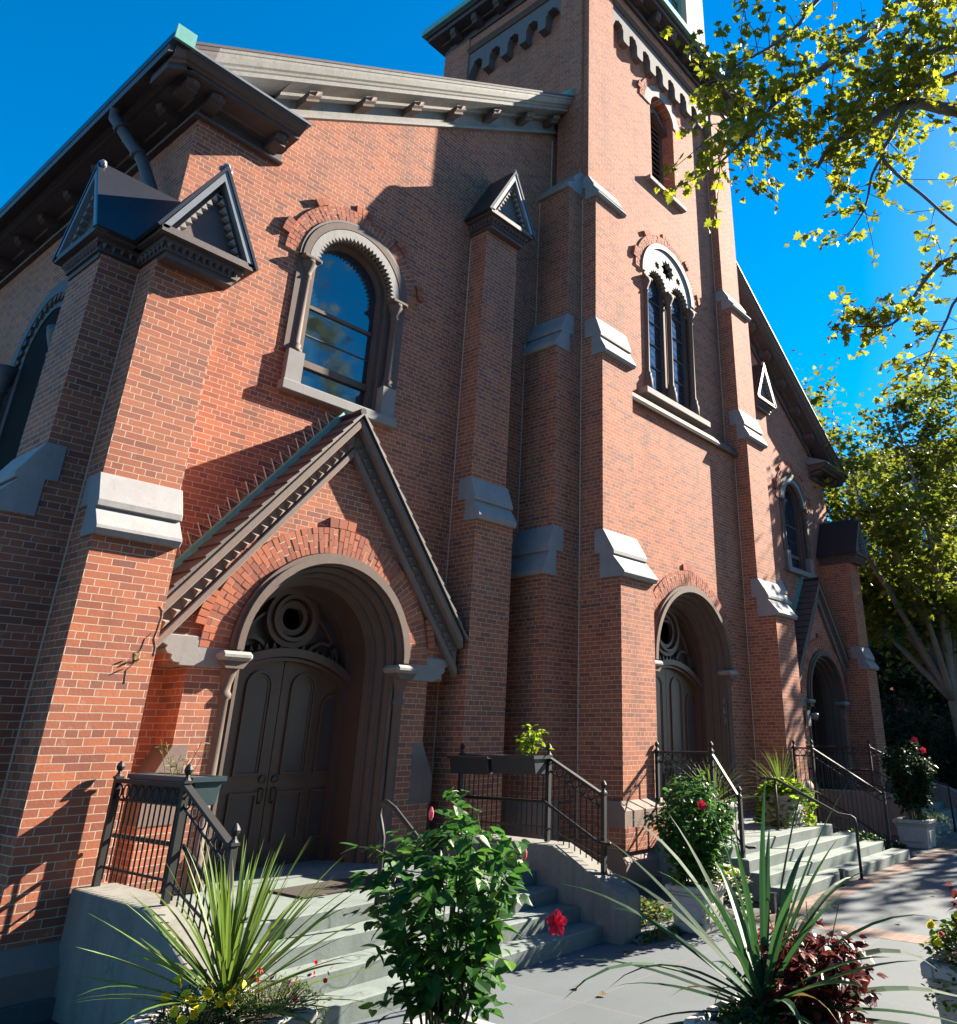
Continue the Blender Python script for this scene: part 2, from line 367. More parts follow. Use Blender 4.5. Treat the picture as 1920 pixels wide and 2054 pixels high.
# ---- gablet: little stone gable that tops a buttress (u along front, d depth, z)
def gablet(cu, half, zb, za, df, db, parent, facing='s', mirror=False):
    def fin(mb):
        if facing == 'w': swapxy(mb)
        if mirror: mirx(mb)
        return mb
    h = za-zb
    g = fin(MB().prism([(cu-half+.06, zb), (cu+half-.06, zb), (cu, za-.1)], 'y', df+.10, db)).build('gablet', 'cornice_dark', parent)
    m = MB()
    # stepped base moulding
    for i, (o, z0, z1) in enumerate(((.0, zb-.06, zb+.02), (-.05, zb-.12, zb-.06), (-.09, zb-.20, zb-.12), (-.12, zb-.27, zb-.2))):
        m.box(cu-half-o*0-(.02 if i == 0 else 0)+(-o if i else 0), cu+half+(.02 if i == 0 else 0)+(o if i else 0), df-o-.02*(i == 0), db, z0, z1)
    fin(m).build('gablet_base', 'cornice_dark', g)
    # little dentils under the base
    m = MB(); n = 11
    for i in range(n):
        u = cu-half+.12+(2*half-.24)*i/(n-1)
        m.add([(u-.035, df+.075, zb-.12), (u+.035, df+.075, zb-.12), (u, df+.075, zb-.19), (u, df+.03, zb-.12)], [(0, 1, 2), (0, 3, 1), (1, 3, 2), (0, 2, 3)])
    for i in range(8):
        for sd in (-1, 1):
            d = df+.14+i*.09; u = cu+sd*(half-.075)
            m.add([(u, d-.035, zb-.12), (u, d+.035, zb-.12), (u, d, zb-.19), (u+sd*.045, d, zb-.12)], [(0, 1, 2), (0, 3, 1), (1, 3, 2), (0, 2, 3)])
    fin(m).build('dentils', 'cornice_dark', g)
    # raking trims
    t = MB(); k = atan2(h, half)
    for sd in (-1, 1):
        a = (cu+sd*(half+.03), zb-.02); b = (cu, za+.02)
        nx, nz = (sd*sin(k), cos(k))
        o = .062
        t.prism([a, b, (cu, za+.02-o/cos(k)), (cu+sd*(half+.03-o/sin(k)), zb-.02)], 'y', df-.02, df+.1)
    fin(t).build('rake_trim', 'lead', g)
    t = MB()
    for sd in (-1, 1):
        for i in range(9):
            f = .1+.085*i; o = .1
            pu = cu+sd*(half*(1-f)); pz = zb+h*f
            nx, nz = sd*sin(k), cos(k); tx, tz = -sd*cos(k), sin(k)
            c = (pu-nx*o, pz-nz*o)
            p1 = (c[0]+tx*.042, c[1]+tz*.042); p2 = (c[0]-tx*.042, c[1]-tz*.042); p3 = (c[0]-nx*.06, c[1]-nz*.06)
            t.prism([p1, p2, p3], 'y', df+.03, df+.1)
    fin(t).build('saw_teeth', 'cornice', g)
    # roof slopes
    r = MB()
    for sd in (-1, 1):
        nx, nz = sd*sin(k), cos(k); o = .035
        a = (cu+sd*(half+.05), zb-.03); b = (cu, za+.03)
        r.prism([a, b, (b[0], b[1]+o/cos(k)), (a[0]+nx*o, a[1]+nz*o)], 'y', df-.03, db)
    fin(r).build('roof', 'darkmetal', g)
    f = MB()
    f.sphere((cu, df+.02, za+.10), .045, 8); f.sphere((cu-.05, df+.02, za+.05), .035, 8); f.sphere((cu+.05, df+.02, za+.05), .035, 8); f.lathe((cu, df+.02, za), [(.03, 0), (.02, .08)], 8)
    fin(f).build('finial', 'lead', g)
    return g
def vring(mb, cx, zs, r0, r1, y0, y1, a0, a1, nb, rings=2, gap=.010):
    """brick arch: wedge-shaped bricks with open joints; angles in degrees"""
    for i in range(nb):
        b0 = radians(a0+(a1-a0)*i/nb); b1 = radians(a0+(a1-a0)*(i+1)/nb)
        split = (i % 2 == 0) and rings == 2
        segs = [(r0, r1)] if not split else [(r0, (r0+r1)/2-gap/2), ((r0+r1)/2+gap/2, r1)]
        if not split and rings == 2:
            segs = [(r0, r0+(r1-r0)*.25-gap/2), (r0+(r1-r0)*.25+gap/2, r0+(r1-r0)*.75-gap/2), (r0+(r1-r0)*.75+gap/2, r1)]
        for (ra, rb) in segs:
            ja, jb = gap/2/ra, gap/2/rb
            pts = [(cx+cos(b0+ja)*ra, zs+sin(b0+ja)*ra), (cx+cos(b0+jb)*rb, zs+sin(b0+jb)*rb), (cx+cos(b1-jb)*rb, zs+sin(b1-jb)*rb), (cx+cos(b1-ja)*ra, zs+sin(b1-ja)*ra)]
            dy = random.uniform(-.004, .004)
            mb.prism(pts, 'y', y0+dy, y1)
def brick_arch(parent, cx, zs, r0, r1, yw, ext=(), proud=.035, key=True, drop=0):
    """brick ring proud of the wall, with stepped outer blocks"""
    n = max(20, int(pi*(r0+r1)/2/.075)); n += (n+1) % 2
    mb = MB(); vring(mb, cx, zs, r0, r1, yw-proud, yw+.03, 0, 180, n)
    if key: vring(mb, cx, zs, r1+.008, r1+.13, yw-proud, yw+.03, 83, 97, 3, 1)
    for (a, b) in ext: vring(mb, cx, zs, r1+.008, r1+.12, yw-proud-.03, yw+.03, a, b, max(2, int((b-a)*pi/180*r1/.075)), 1)
    o = mb.build('brick_arch', 'vouss', parent)
    MB().band(cx, zs, r0-.0, r1-.004, yw-proud+.0045, yw+.02, n=40).build('mortar_bed', 'mortar', o)
    return o
# ---------------------------------------------------------------- main gable walls
def side_bay(dx, mirror):
    """front wall of one side bay (built for the west bay, mirrored for the east)"""
    outer = [(XL, -.8), (10.6, -.8), (10.6, rakez(10.6)+.2), (XL, rakez(XL)+.2)]
    wh = arch_loop(5.93, 6.43, 8.40, .80); ph = arch_loop(5.97, .3, 2.9, 1.1)
    if mirror:
        f = lambda l: [(2*XC-x, z) for x, z in l]
        outer, wh, ph = f(outer), f(wh), f(ph)
    wall_sheet(outer, [wh, ph], Y0, Y0+.7, 'front_wall', 'brick', church)
side_bay(0, False); side_bay(0, True)
MB().box(XL, XL+.4, Y0+.7, 33, -.8, 9.9).build('side_wall', 'brick', church)
MB().box(XR-.4, XR, Y0+.7, 33, -.8, 9.9).build('side_wall', 'brick', church)
MB().box(XL+.4, XR-.4, 32.6, 33, -.8, 9.9).build('rear_wall', 'brick', church)
# roof slopes
for sg in (0, 1):
    mb = MB()
    e = [(2.55, rakez(2.55)+.62), (XC, rakez(XC)+.62), (XC, rakez(XC)+.74), (2.55, rakez(2.55)+.74)]
    mb.prism(e, 'y', 8.60, 33.4)
    if sg: mirx(mb)
    mb.build('roof_slope', 'slate', church)
# raking cornice
def rake_sweep(mb, prof, x0, x1, zf):
    """prof [(y, n)] swept along the slope z=zf(x), ends cut vertically"""
    k = math.atan(SL); vs = []
    for x in (x0, x1):
        for (y, n) in prof: vs.append((x, y, zf(x)+n/cos(k)))
    n = len(prof)
    mb.add(vs, [tuple(range(n)), tuple(range(2*n-1, n-1, -1))]+[(i, (i+1) % n, (i+1) % n+n, i+n) for i in range(n)])
    return mb
RPROF = [(Y0+.02, 0), (9.07, 0), (9.06, .035), (9.09, .045), (9.09, .085), (9.125, .095), (9.125, .285), (9.02, .30), (9.0, .335), (8.90, .345), (8.72, .36), (8.72, .42), (8.69, .43), (8.67, .455), (8.63, .47), (8.585, .535), (8.57, .565), (8.55, .57), (8.55, .615), (Y0+.02, .62)]
BX = [4.62, 5.55, 6.48, 7.41, 8.34, 9.27, 10.1]
def bracket(mb, x, z, yw, yf, w=.10, hh=.17, k=SL):
    """small chamfered modillion block under the corona"""
    v = []
    for (y, dz) in ((yw, 0), (yf, 0), (yf, -hh*.55), (yf+.06, -hh*.7), (yf+.05, -hh), (yw, -hh)):
        for sx in (-1, 1): v.append((x+sx*w, y, z+dz+sx*w*k))
    n = 6
    fs = [tuple(i*2 for i in range(n)), tuple(i*2+1 for i in range(n-1, -1, -1))]+[(i*2, i*2+1, ((i+1) % n)*2+1, ((i+1) % n)*2) for i in range(n)]
    mb.add(v, fs)
    t = [(x-w, yf, z-w*k-.02), (x+w, yf, z+w*k-.02), (x, yf, z-hh*.55), (x, yf-.05, z-hh*.2)]
    mb.add(t, [(0, 1, 3), (1, 2, 3), (2, 0, 3)])
for sg in (0, 1):
    mb = rake_sweep(MB(), RPROF, 4.2, 10.46, rakez)
    up = [(Y0+.02, .36)]+[q for q in RPROF if q[1] >= .36 and q[0] < 9.0]+[(Y0+.02, .62)]
    rake_sweep(mb, up, 3.1, 4.2, rakez)
    if sg: mirx(mb)
    cmat = 'cornice_dark' if sg else 'cornice'  # right rake gets the darker material, its shade put into the colour
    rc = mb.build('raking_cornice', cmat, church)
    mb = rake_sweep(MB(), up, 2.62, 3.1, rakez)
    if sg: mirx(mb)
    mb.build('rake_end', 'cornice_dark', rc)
    for x in BX:
        b = MB(); bracket(b, x, rakez(x)+.345, 9.13, 8.80)
        if sg: mirx(b)
        b.build('modillion', 'cornice_dark' if sg else 'trimlight', rc)  # right modillions darkened with their rake to read as shaded
    # copper flashing where the roof meets the tower, thin drip edge
    m = rake_sweep(MB(), [(8.53, .615), (8.53, .65), (Y0, .66), (Y0, .615)], 2.6, 10.45, rakez)
    if sg: mirx(m)
    m.build('drip_edge', 'cornice_dark', rc)
    m = MB().prism([(9.9, rakez(9.9)+.80), (10.44, rakez(10.44)+.80), (10.44, rakez(10.44)+1.05)], 'y', 8.56, 8.62)
    if sg: mirx(m)
    m.build('copper_flashing', 'copper', rc)
    # horizontal return and side eave
    zr = 9.60
    offs = [(Y0-y, zr+n*.72) for y, n in RPROF]; n_ = len(offs)
    vs = [(4.45, Y0-o, z) for o, z in offs]+[(XL-o, Y0-o, z) for o, z in offs]+[(XL-o, 33.2, z) for o, z in offs]
    fs = [tuple(range(n_)), tuple(range(3*n_-1, 2*n_-1, -1))]+[(i+k, (i+1) % n_+k, (i+1) % n_+k+n_, i+k+n_) for k in (0, n_) for i in range(n_)]
    r = MB().add(vs, fs)
    if sg: mirx(r)
    rt = r.build('eave_cornice', 'cornice_dark', church); ev = rt
    for x in (2.98, 3.32, 4.25):
        b = MB(); bracket(b, x, zr+.25, 9.13, 8.80, .09, .14, 0)
        if sg: mirx(b)
        b.build('modillion', 'cornice_dark', rt)
    lid = MB().prism([(8.53, zr+.44), (8.53, zr+.475), (Y0, zr+.72), (Y0, zr+.44)], 'x', XL-.6, 4.5)
    if sg: mirx(lid)
    lid.build('return_lid', 'lead', rt)
    for i in range(16):
        b = MB(); bracket(b, 9.6+1.0*i, zr+.25, 9.13, 8.80, .09, .14, 0)
        b.v = [(y-Y0+XL, x, z) for x, y, z in b.v]
        if sg: mirx(b)
        b.build('modillion', 'cornice_dark', ev)
    gt = MB().prism([(2.55, zr+.42), (2.55, zr+.54), (2.6, zr+.56), (2.78, zr+.56), (2.78, zr+.42), (2.64, zr+.36)], 'y', 8.50, 33.2)
    if sg: mirx(gt)
    gt.build('gutter', 'darkmetal', church)
    gt = MB().box(2.54, 2.78, 8.46, 8.50, zr+.38, zr+.60)
    if sg: mirx(gt)
    gt.build('gutter_end', 'copper', church)
# ---------------------------------------------------------------- corner buttresses
for sg in (0, 1):
    f = (lambda l: [(2*XC-b-.72, 2*XC-a-.72, *r) for a, b, *r in l]) if sg else (lambda l: l)
    buttress('buttress', f([(2.87, 3.65, 8.08, 9.2, -.6, 3.79), (2.87, 3.63, 8.22, 9.2, 3.79, 6.86)]), f([(2.87, 3.62, 8.22, 8.08, 4.40, 3.77)]))
    a, b = (2.87, 3.65) if not sg else (2*XC-3.65-.72, 2*XC-2.87-.72)
    gablet((a+b)/2, .50, 7.08, 8.10, 7.93, 9.16, church)
    # sideways buttress (faces the side street)
    if not sg:
        buttress('buttress', [(8.62, 9.45, 2.2, 3.3, -.6, 3.97), (8.62, 9.45, 2.47, 3.3, 3.97, 6.86)], [(8.62, 9.45, 2.47, 2.2, 4.68, 3.95)], 'w', bool(sg))
        gablet(9.035, .52, 7.08, 8.10, 2.33, 3.28, church, 'w', bool(sg))
    # plinth with sloped stone top
    mb = MB()
    mb.prism([(8.08, .50), (7.96, .34), (7.96, .14), (8.3, .14), (8.3, .50)], 'x', 2.76, 3.66)
    if sg: mirx(mb); mb.v = [(x-.72, y, z) for x, y, z in mb.v]
    mb.build('plinth', 'plinth', church)
    mb = MB().box(2.70, 3.66, 7.90, 8.4, -.8, .138)
    if sg: mirx(mb); mb.v = [(x-.72, y, z) for x, y, z in mb.v]
    mb.build('base_stone', 'darkstone', church)
    if not sg: MB().box(2.08, 2.75, 8.55, 9.5, -.8, .45).build('plinth', 'plinth', church)
    # downpipe from gutter to gablet
    p = MB().tube([(2.72, 10.1, 10.05), (2.62, 10.2, 9.9), (2.62, 10.15, 9.7), (2.78, 9.95, 9.35), (2.95, 9.75, 9.0), (3.05, 9.5, 8.5), (3.12, 9.3, 8.0)], .075, 10)
    for c in ((2.70, 10.05, 9.52), (2.90, 9.81, 9.1)): p.lathe(c, [(.095, -.03), (.095, .03)], 10, (.35, -.45, -.8))
    if sg: mirx(p)
    p.build('downpipe', 'cornice_dark', church, True)
    # inner buttress with gablet
    x0, x1 = (8.2, 8.98) if not sg else (2*XC-8.98, 2*XC-8.2)
    buttress('buttress', [(x0, x1+.04, 8.58, 9.2, -.6, 5.12), (x0, x1, 8.74, 9.2, 5.12, 10.52)], [(x0, x1+.02, 8.74, 8.58, 5.80, 5.10)])
    gablet((x0+x1)/2, .53, 10.72, 11.80, 8.50, 9.16, church)
# side windows and further side buttresses (west flank)
def flank_window(yc):
    w = swapxy(MB().band(yc, 7.2, .95, 1.15, XL-.07, XL+.1, 3.6)).build('window', 'cornice_dark', church)
    swapxy(MB().band(yc, 7.2, .74, .9, XL-.02, XL+.12, 3.6)).build('frame', 'cornice_dark', w)
    s = MB()
    for i in range(17):
        a = pi*(i+.5)/17; r = .96
        c = (yc+cos(a)*r, 7.2+sin(a)*r); t = (-sin(a)*.085, cos(a)*.085); n = (-cos(a)*.14, -sin(a)*.14)
        s.prism([(c[0]+t[0], c[1]+t[1]), (c[0]-t[0], c[1]-t[1]), (c[0]+n[0], c[1]+n[1])], 'y', XL-.06, XL-.0)
    swapxy(s).build('saw_teeth', 'trim', w)
    for sd in (-1, 1):
        c = MB().lathe((XL-.12, yc+sd*1.02, 0), [(.11, 3.7), (.13, 3.75), (.085, 3.85), (.085, 6.75), (.11, 6.8), (.09, 6.86), (.17, 7.1), (.19, 7.2)], 14)
        c.build('colonnette', 'cornice_dark', w, True)
    swapxy(MB().prism(arch_loop(yc, 3.6, 7.2, .74), 'y', XL+.002-.0, XL-.004)).build('glass', 'darkglass', w)
    swapxy(MB().box(yc-1.3, yc+1.3, XL-.2, XL+.0, 3.4, 3.6)).build('sill', 'sill', w)
for yc in (12.7, 19.2): flank_window(yc)
for yb in (15.6, 22.1):
    buttress('buttress', [(yb, yb+.85, 2.2, 3.3, -.6, 4.0), (yb, yb+.85, 2.47, 3.3, 4.0, 7.4)], [(yb, yb+.85, 2.47, 2.2, 4.42, 3.70)], 'w')
    weather_cap(yb, yb+.85, 3.2, 2.47, 8.2, 7.35, church, 'w')
# ---------------------------------------------------------------- side bay window
def bay_window(cx, group=None):
    zs, sz = 8.40, 6.43
    w = MB().band(cx, zs, .82, .92, Y0-.055, Y0+.02, zb=None, n=36).build('window', 'trim', church)
    MB().band(cx, zs, .93, .965, Y0-.045, Y0+.02, n=36).build('hood_mould', 'cornice_dark', w)
    # sawtooth plate
    s = MB(); nt = 30
    for i in range(nt):
        a0 = pi*i/nt; a1 = pi*(i+1)/nt; am = (a0+a1)/2; r1, r2, r3 = .81, .70, .635
        P_ = lambda a, r: (cx+cos(a)*r, zs+sin(a)*r)
        s.prism([P_(a0, r1), P_(a1, r1), P_(a1, r2), P_(am, r3), P_(a0, r2)], 'y', Y0-.05, Y0+.05)
    s.build('saw_teeth', 'cornice', w)
    MB().band(cx, zs, .66, .80, Y0+.06, Y0+.16, sz).build('jamb_order', 'trim', w)
    MB().band(cx, zs, .585, .66, Y0+.14, Y0+.30, sz).build('frame', 'trim', w)
    for sd in (-1, 1):
        x = cx+sd*.79
        MB().box(x-.12, x+.12, Y0-.09, Y0+.12, sz, sz+.46).build('pedestal', 'sill', w)
        c = MB().lathe((x, Y0+.0, 0), [(.095, sz+.46), (.10, sz+.50), (.07, sz+.53), (.085, sz+.57), (.058, sz+.61), (.055, zs-.33), (.075, zs-.31), (.06, zs-.27), (.07, zs-.22), (.12, zs-.1), (.13, zs-.06)], 14)
        c.build('colonnette', 'trim', w, True)
        bevel(MB().box(x-.15, x+.15, Y0-.13, Y0+.14, zs-.07, zs+.0).build('abacus', 'trim', w), .02)
        MB().box(x-.02+.1*sd-.055, x+.1*sd+.055, Y0-.03, Y0+.1, sz+.46, zs-.07).build('jamb', 'trim', w)
    MB().prism(arch_loop(cx, sz, zs, .59), 'y', Y0+.25, Y0+.26).build('glass', 'glass', w)
    b = MB()
    b.box(cx-.6, cx+.6, Y0+.215, Y0+.26, sz, sz+.07); b.box(cx-.6, cx+.6, Y0+.20, Y0+.26, sz+.42, sz+.52); b.box(cx-.6, cx+.6, Y0+.22, Y0+.26, sz+1.35, sz+1.40)
    b.box(cx-.6, cx+.6, Y0+.235, Y0+.26, sz+.92, sz+.935)
    b.build('glazing_bars', 'trim', w)
    bevel(MB().box(cx-.95, cx+.95, Y0-.13, Y0+.3, sz-.15, sz).build('sill', 'sill', w), .012)
    brick_arch(church, cx, zs, .97, 1.19, Y0, ((10, 22), (158, 170), (48, 58), (122, 132)), .03)
    return w
bay_window(5.93); bay_window(2*XC-5.93)
# ---------------------------------------------------------------- portals
def portal(cx, zs, R, yf, depth, zf, seg, hw, roundel, doorset):
    """recessed round-arched doorway with orders, tympanum and double doors"""
    p = MB().band(cx, zs, R-.145, R, yf-.09, yf+.12, n=44).build('portal', 'trim', church)
    MB().band(cx, zs, R-.13, R-.05, yf-.125, yf-.05, n=44).build('roll_mould', 'trim', p)
    r = R-.14; y = yf+.05
    for i, dr in enumerate((.07, .06, .055)):
        MB().band(cx, zs, r-dr, r+.02, y, y+.22, zf, n=40).build('arch_order', 'trim', p)
        MB().band(cx, zs, r-dr+.012, r-dr+.05, y-.03, y+.05, zf, n=40).build('roll_mould', 'trim', p)
        r -= dr; y += .13
    yd = yf+depth
    MB().band(cx, zs, r-.02, r+.06, y, yd+.12, zf, n=40).build('reveal', 'door', p)
    MB().band(cx, zs, r-.10, r-.015, yd-.12, yd+.1, zf, n=40).build('door_frame', 'door', p)
    ri = r-.10
    MB().prism(arch_loop(cx, zs-.3, zs, r), 'y', yd+.05, yd+.10).build('tympanum', 'door2', p)
    # roundel and flanking tracery
    t = MB(); zr_, rr = roundel
    for (a, b_, d) in ((rr, rr+.05, .1), (rr+.06, rr+.13, .06), (rr-.10, rr-.03, .04)):
        t.band(cx, zr_, a, b_, yd-d, yd+.06, a0=0, a1=2*pi, n=40)
    for sd in (-1, 1):
        t.band(cx+sd*(ri*.62), zs+.02, ri*.26, ri*.31, yd-.03, yd+.06, n=20)
    t.band(cx, zs, ri*.80, ri*.84, yd-.03, yd+.06, n=36)
    t.build('tympanum_tracery', 'door', p)
    MB().lathe((cx, yd+.05, zr_), [(rr-.1, 0), (rr-.1, -.02)], 28, (0, -1, 0)).build('roundel_panel', 'door2', p)
    # transom: segmental arch over the doors
    apex, sag = seg; hwv = hw
    RR = (hwv*hwv+sag*sag)/(2*sag); zc = apex-RR; an = math.asin(min(1, hwv/RR))
    tr = MB().band(cx, zc, RR-.10, RR, yd-.16, yd+.06, n=24, a0=pi/2-an, a1=pi/2+an)
    tr.band(cx, zc, RR-.15, RR-.11, yd-.10, yd+.06, n=24, a0=pi/2-an, a1=pi/2+an)
    tr.build('transom', 'door', p)
    dn = MB(); n = 21
    for i in range(n):
        a = pi/2-an+2*an*(i+.5)/n; c = (cx+cos(a)*(RR+.05), zc+sin(a)*(RR+.05))
        tx, tz = -sin(a)*.032, cos(a)*.032
        dn.prism([(c[0]+tx-cos(a)*.04, c[1]+tz-sin(a)*.04), (c[0]-tx-cos(a)*.04, c[1]-tz-sin(a)*.04), (c[0]+cos(a)*.04, c[1]+sin(a)*.04)], 'y', yd-.05, yd+.06)
    dn.build('transom_dentils', 'door', p)
    # leaves
    R2 = RR-.14
    for sd in (-1, 1):
        x0, x1 = sorted((cx+sd*.006, cx+sd*hw))
        top = [(x1-(x1-x0)*i/10, zc+sqrt(max(.01, R2*R2-(x1-(x1-x0)*i/10-cx)**2))) for i in range(11)]
        lf = MB().prism([(x0, zf), (x1, zf)]+top, 'y', yd+.0, yd+.05).build('door_leaf', 'door', p)
        pm = MB(); pf = MB()
        wv = hw/2
        for j in (0, 1):
            xc = cx+sd*(.06+wv*.5+j*wv*.93); h2 = wv*.30
            tz = zc+sqrt(R2*R2-(abs(xc-cx)+h2)**2)-.10-h2
            zb_ = zf+1.02
            pm.band(xc, tz, h2, h2+.028, yd-.03, yd+.01, zb_, n=14); pm.band(xc, tz, h2-.028, h2-.005, yd-.015, yd+.01, zb_, n=14)
            pm.box(xc-h2-.028, xc+h2+.028, yd-.03, yd+.01, zb_-.028, zb_)
            pf.prism(arch_loop(xc, zb_, tz, h2-.002, 12), 'y', yd-.004, yd+.004)
            z0_, z1_ = zf+.28, zf+.78
            for (a, b_, c_, d_) in ((xc-h2-.03, xc-h2, z0_-.03, z1_+.03), (xc+h2, xc+h2+.03, z0_-.03, z1_+.03), (xc-h2, xc+h2, z0_-.03, z0_), (xc-h2, xc+h2, z1_, z1_+.03)):
                pm.box(a, b_, yd-.03, yd+.01, c_, d_)
            pf.box(xc-h2+.001, xc+h2-.001, yd-.004, yd+.004, z0_, z1_)
        pm.build('panel_mould', 'door', lf); pf.build('door_panel', 'door2', lf)
        x = cx+sd*.085; h = MB()
        h.lathe((x, yd-.0, zf+.95), [(.045, 0), (.045, .02), (.02, .03)], 12, (0, -1, 0)); h.box(x-.025, x+.025, yd-.015, yd, zf+.68, zf+.86)
        h.tube([(x, yd-.01, zf+.85), (x, yd-.06, zf+.84), (x, yd-.07, zf+.76), (x, yd-.05, zf+.70), (x, yd-.01, zf+.69)], .011, 8)
        h.build('door_handle', 'brass', lf)
    # jamb columns with capitals
    for sd in (-1, 1):
        x = cx+sd*(R-.06); y = yf+.03
        c = MB().lathe((x, y, 0), [(.12, zf), (.12, zf+.22), (.085, zf+.27), (.10, zf+.31), (.066, zf+.36), (.062, zs-.52), (.085, zs-.50), (.085, zs-.46), (.065, zs-.43), (.07, zs-.36), (.105, zs-.22), (.13, zs-.17)], 16)
        c.build('jamb_column', 'trim', p, True)
        bevel(MB().box(x-.19, x+.19, y-.19, y+.15, zs-.12, zs-.02).build('capital', 'cornice', p), .035)
        MB().prism([(x-.16, zs-.12), (x+.16, zs-.12), (x+.10, zs-.2), (x-.10, zs-.2)], 'y', y-.15, y+.12).build('capital', 'trim', p)
        MB().box(x-sd*.06-.06, x-sd*.06+.06, yf+.1, yf+.3, zf, zs-.1).build('jamb', 'trim', p)
    MB().box(cx-R, cx+R, yf-.05, yd+.1, zf-.14, zf).build('threshold', 'concrete', p)
    return p
# ---------------------------------------------------------------- gabled porches
def porch(cx):
    yf = 8.75; zs = 2.92; R = 1.26
    top = 5.78; hwid = 1.92; ez = 3.03; HW = 2.12; AZ = 6.06; EZ = 3.33
    outer = [(cx-1.66, .0), (cx+1.66, .0), (cx+1.66, 2.73), (cx+hwid, 2.73), (cx+hwid, ez+.12), (cx, top), (cx-hwid, ez+.12), (cx-hwid, 2.73), (cx-1.66, 2.73)]
    p = wall_sheet(outer, [arch_loop(cx, .2, zs, R-.1)], yf, Y0+.005, 'porch', 'brick', church)
    k = atan2(AZ-EZ, HW)
    # raking cornice of the gable: three layers
    for sd in (-1, 1):
        for (nm, o0, o1, y, mat) in (('rake_top', 0, .095, 8.57, 'trimlight'), ('rake_frieze', .095, .255, 8.69, 'trimlight'), ('rake_fillet', .255, .335, 8.655, 'trimlight')):
            def off(o): return [(cx, AZ-o/cos(k)), (cx+sd*HW, EZ-o/cos(k))]
            a, b = off(o0); c, d = off(o1)
            bevel(MB().prism([a, b, d, c], 'y', y, 8.76).build(nm, mat, p), .012)
        # row of pyramid studs
        tb = MB(); nst = 22
        for i in range(nst):
            f = (i+1.2)/(nst+1.0); o = .175
            x = cx+sd*HW*f; z = AZ+(EZ-AZ)*f-o/cos(k)
            tx, tz = sd*cos(k)*.062, -sin(k)*.062; nx, nz = sd*sin(k)*.062, cos(k)*.062
            tb.add([(x-tx-nx, 8.689, z-tz-nz), (x+tx-nx, 8.689, z+tz-nz), (x+nx, 8.689, z+nz), (x-nx*.3, 8.63, z-nz*.3)], [(0, 1, 3), (1, 2, 3), (2, 0, 3)])
        tb.build('pyramid_studs', 'trimlight', p)
        # roof slope, slates in courses
        rf = MB(); nc = 16
        for i in range(nc):
            f0, f1 = i/nc, (i+1)/nc
            x0, z0 = cx+sd*(HW+.05)*f0, AZ+.03+(EZ-.06-AZ)*f0; x1, z1 = cx+sd*(HW+.05)*f1, AZ+.03+(EZ-.06-AZ)*f1
            nx, nz = sd*sin(k), cos(k)
            rf.prism([(x0, z0), (x1, z1), (x1+nx*.045, z1+nz*.045), (x0+nx*.022, z0+nz*.022)], 'y', 8.545, Y0+.0)
        rf.build('porch_roof', 'slate', p)
        fl = MB(); pts = []
        nz_ = 22
        for i in range(nz_*2+1):
            f = i/(nz_*2); u = .06 if i % 2 == 0 else .22
            x, z = cx+sd*HW*f, AZ+.06+(EZ-AZ)*f
            pts.append((x+sd*sin(k)*u, Y0-.012, z+cos(k)*u))
        fl.tube(pts, .014, 4)
        fl.build('step_flashing', 'paleflash', p)
        x0, z0 = cx, AZ+.07; x1, z1 = cx+sd*(HW+.05), EZ+.0
        fl = MB().prism([(x0, z0), (x1, z1), (x1+sd*sin(k)*.07, z1+cos(k)*.07), (x0, z0+.12)], 'y', Y0-.11, Y0-.001)
        fl.build('valley_flashing', 'copper', p)
        # kneeler stone with scalloped end
        pts = []
        for (px, pz) in ((1.24, 2.72), (1.24, 3.03), (1.97, 3.03), (2.0, 2.99), (1.985, 2.93), (1.935, 2.91), (1.95, 2.88), (1.92, 2.835), (1.87, 2.82), (1.875, 2.785), (1.835, 2.75), (1.78, 2.745), (1.77, 2.72)):
            pts.append((cx+sd*px, pz))
        bevel(MB().prism(pts, 'y', 8.715, Y0-.003).build('kneeler_stone', 'sill', p), .008)
        # brown offset stone at the pier foot
        x0, x1 = sorted((cx+sd*1.661, cx+sd*1.86))
        MB().prism([(cx+sd*1.50, 1.95), (cx+sd*1.66, 1.95), (cx+sd*1.86, 1.55), (cx+sd*1.86, 1.22), (cx+sd*1.50, 1.22)], 'y', 8.742, Y0-.004).build('offset_stone', 'trimlight', p)
        MB().box(cx+sd*1.655, cx+sd*1.84, 8.75, Y0-.005, .2, 1.22).build('pier_foot', 'brick', p)
    brick_arch(p, cx, zs, R+.01, R+.335, yf, ((8, 22), (158, 172), (30, 47), (133, 150)), .04)
    rg = MB().tube([(cx, 8.57, 6.14), (cx, Y0, 6.14)], .05, 8); rg.build('ridge_cap', 'darkmetal', p)
    portal(cx, zs, R, yf, .85, .60, (3.07, .33), 1.0, (3.46, .25), 0)
porch(5.97); porch(2*XC-5.97)
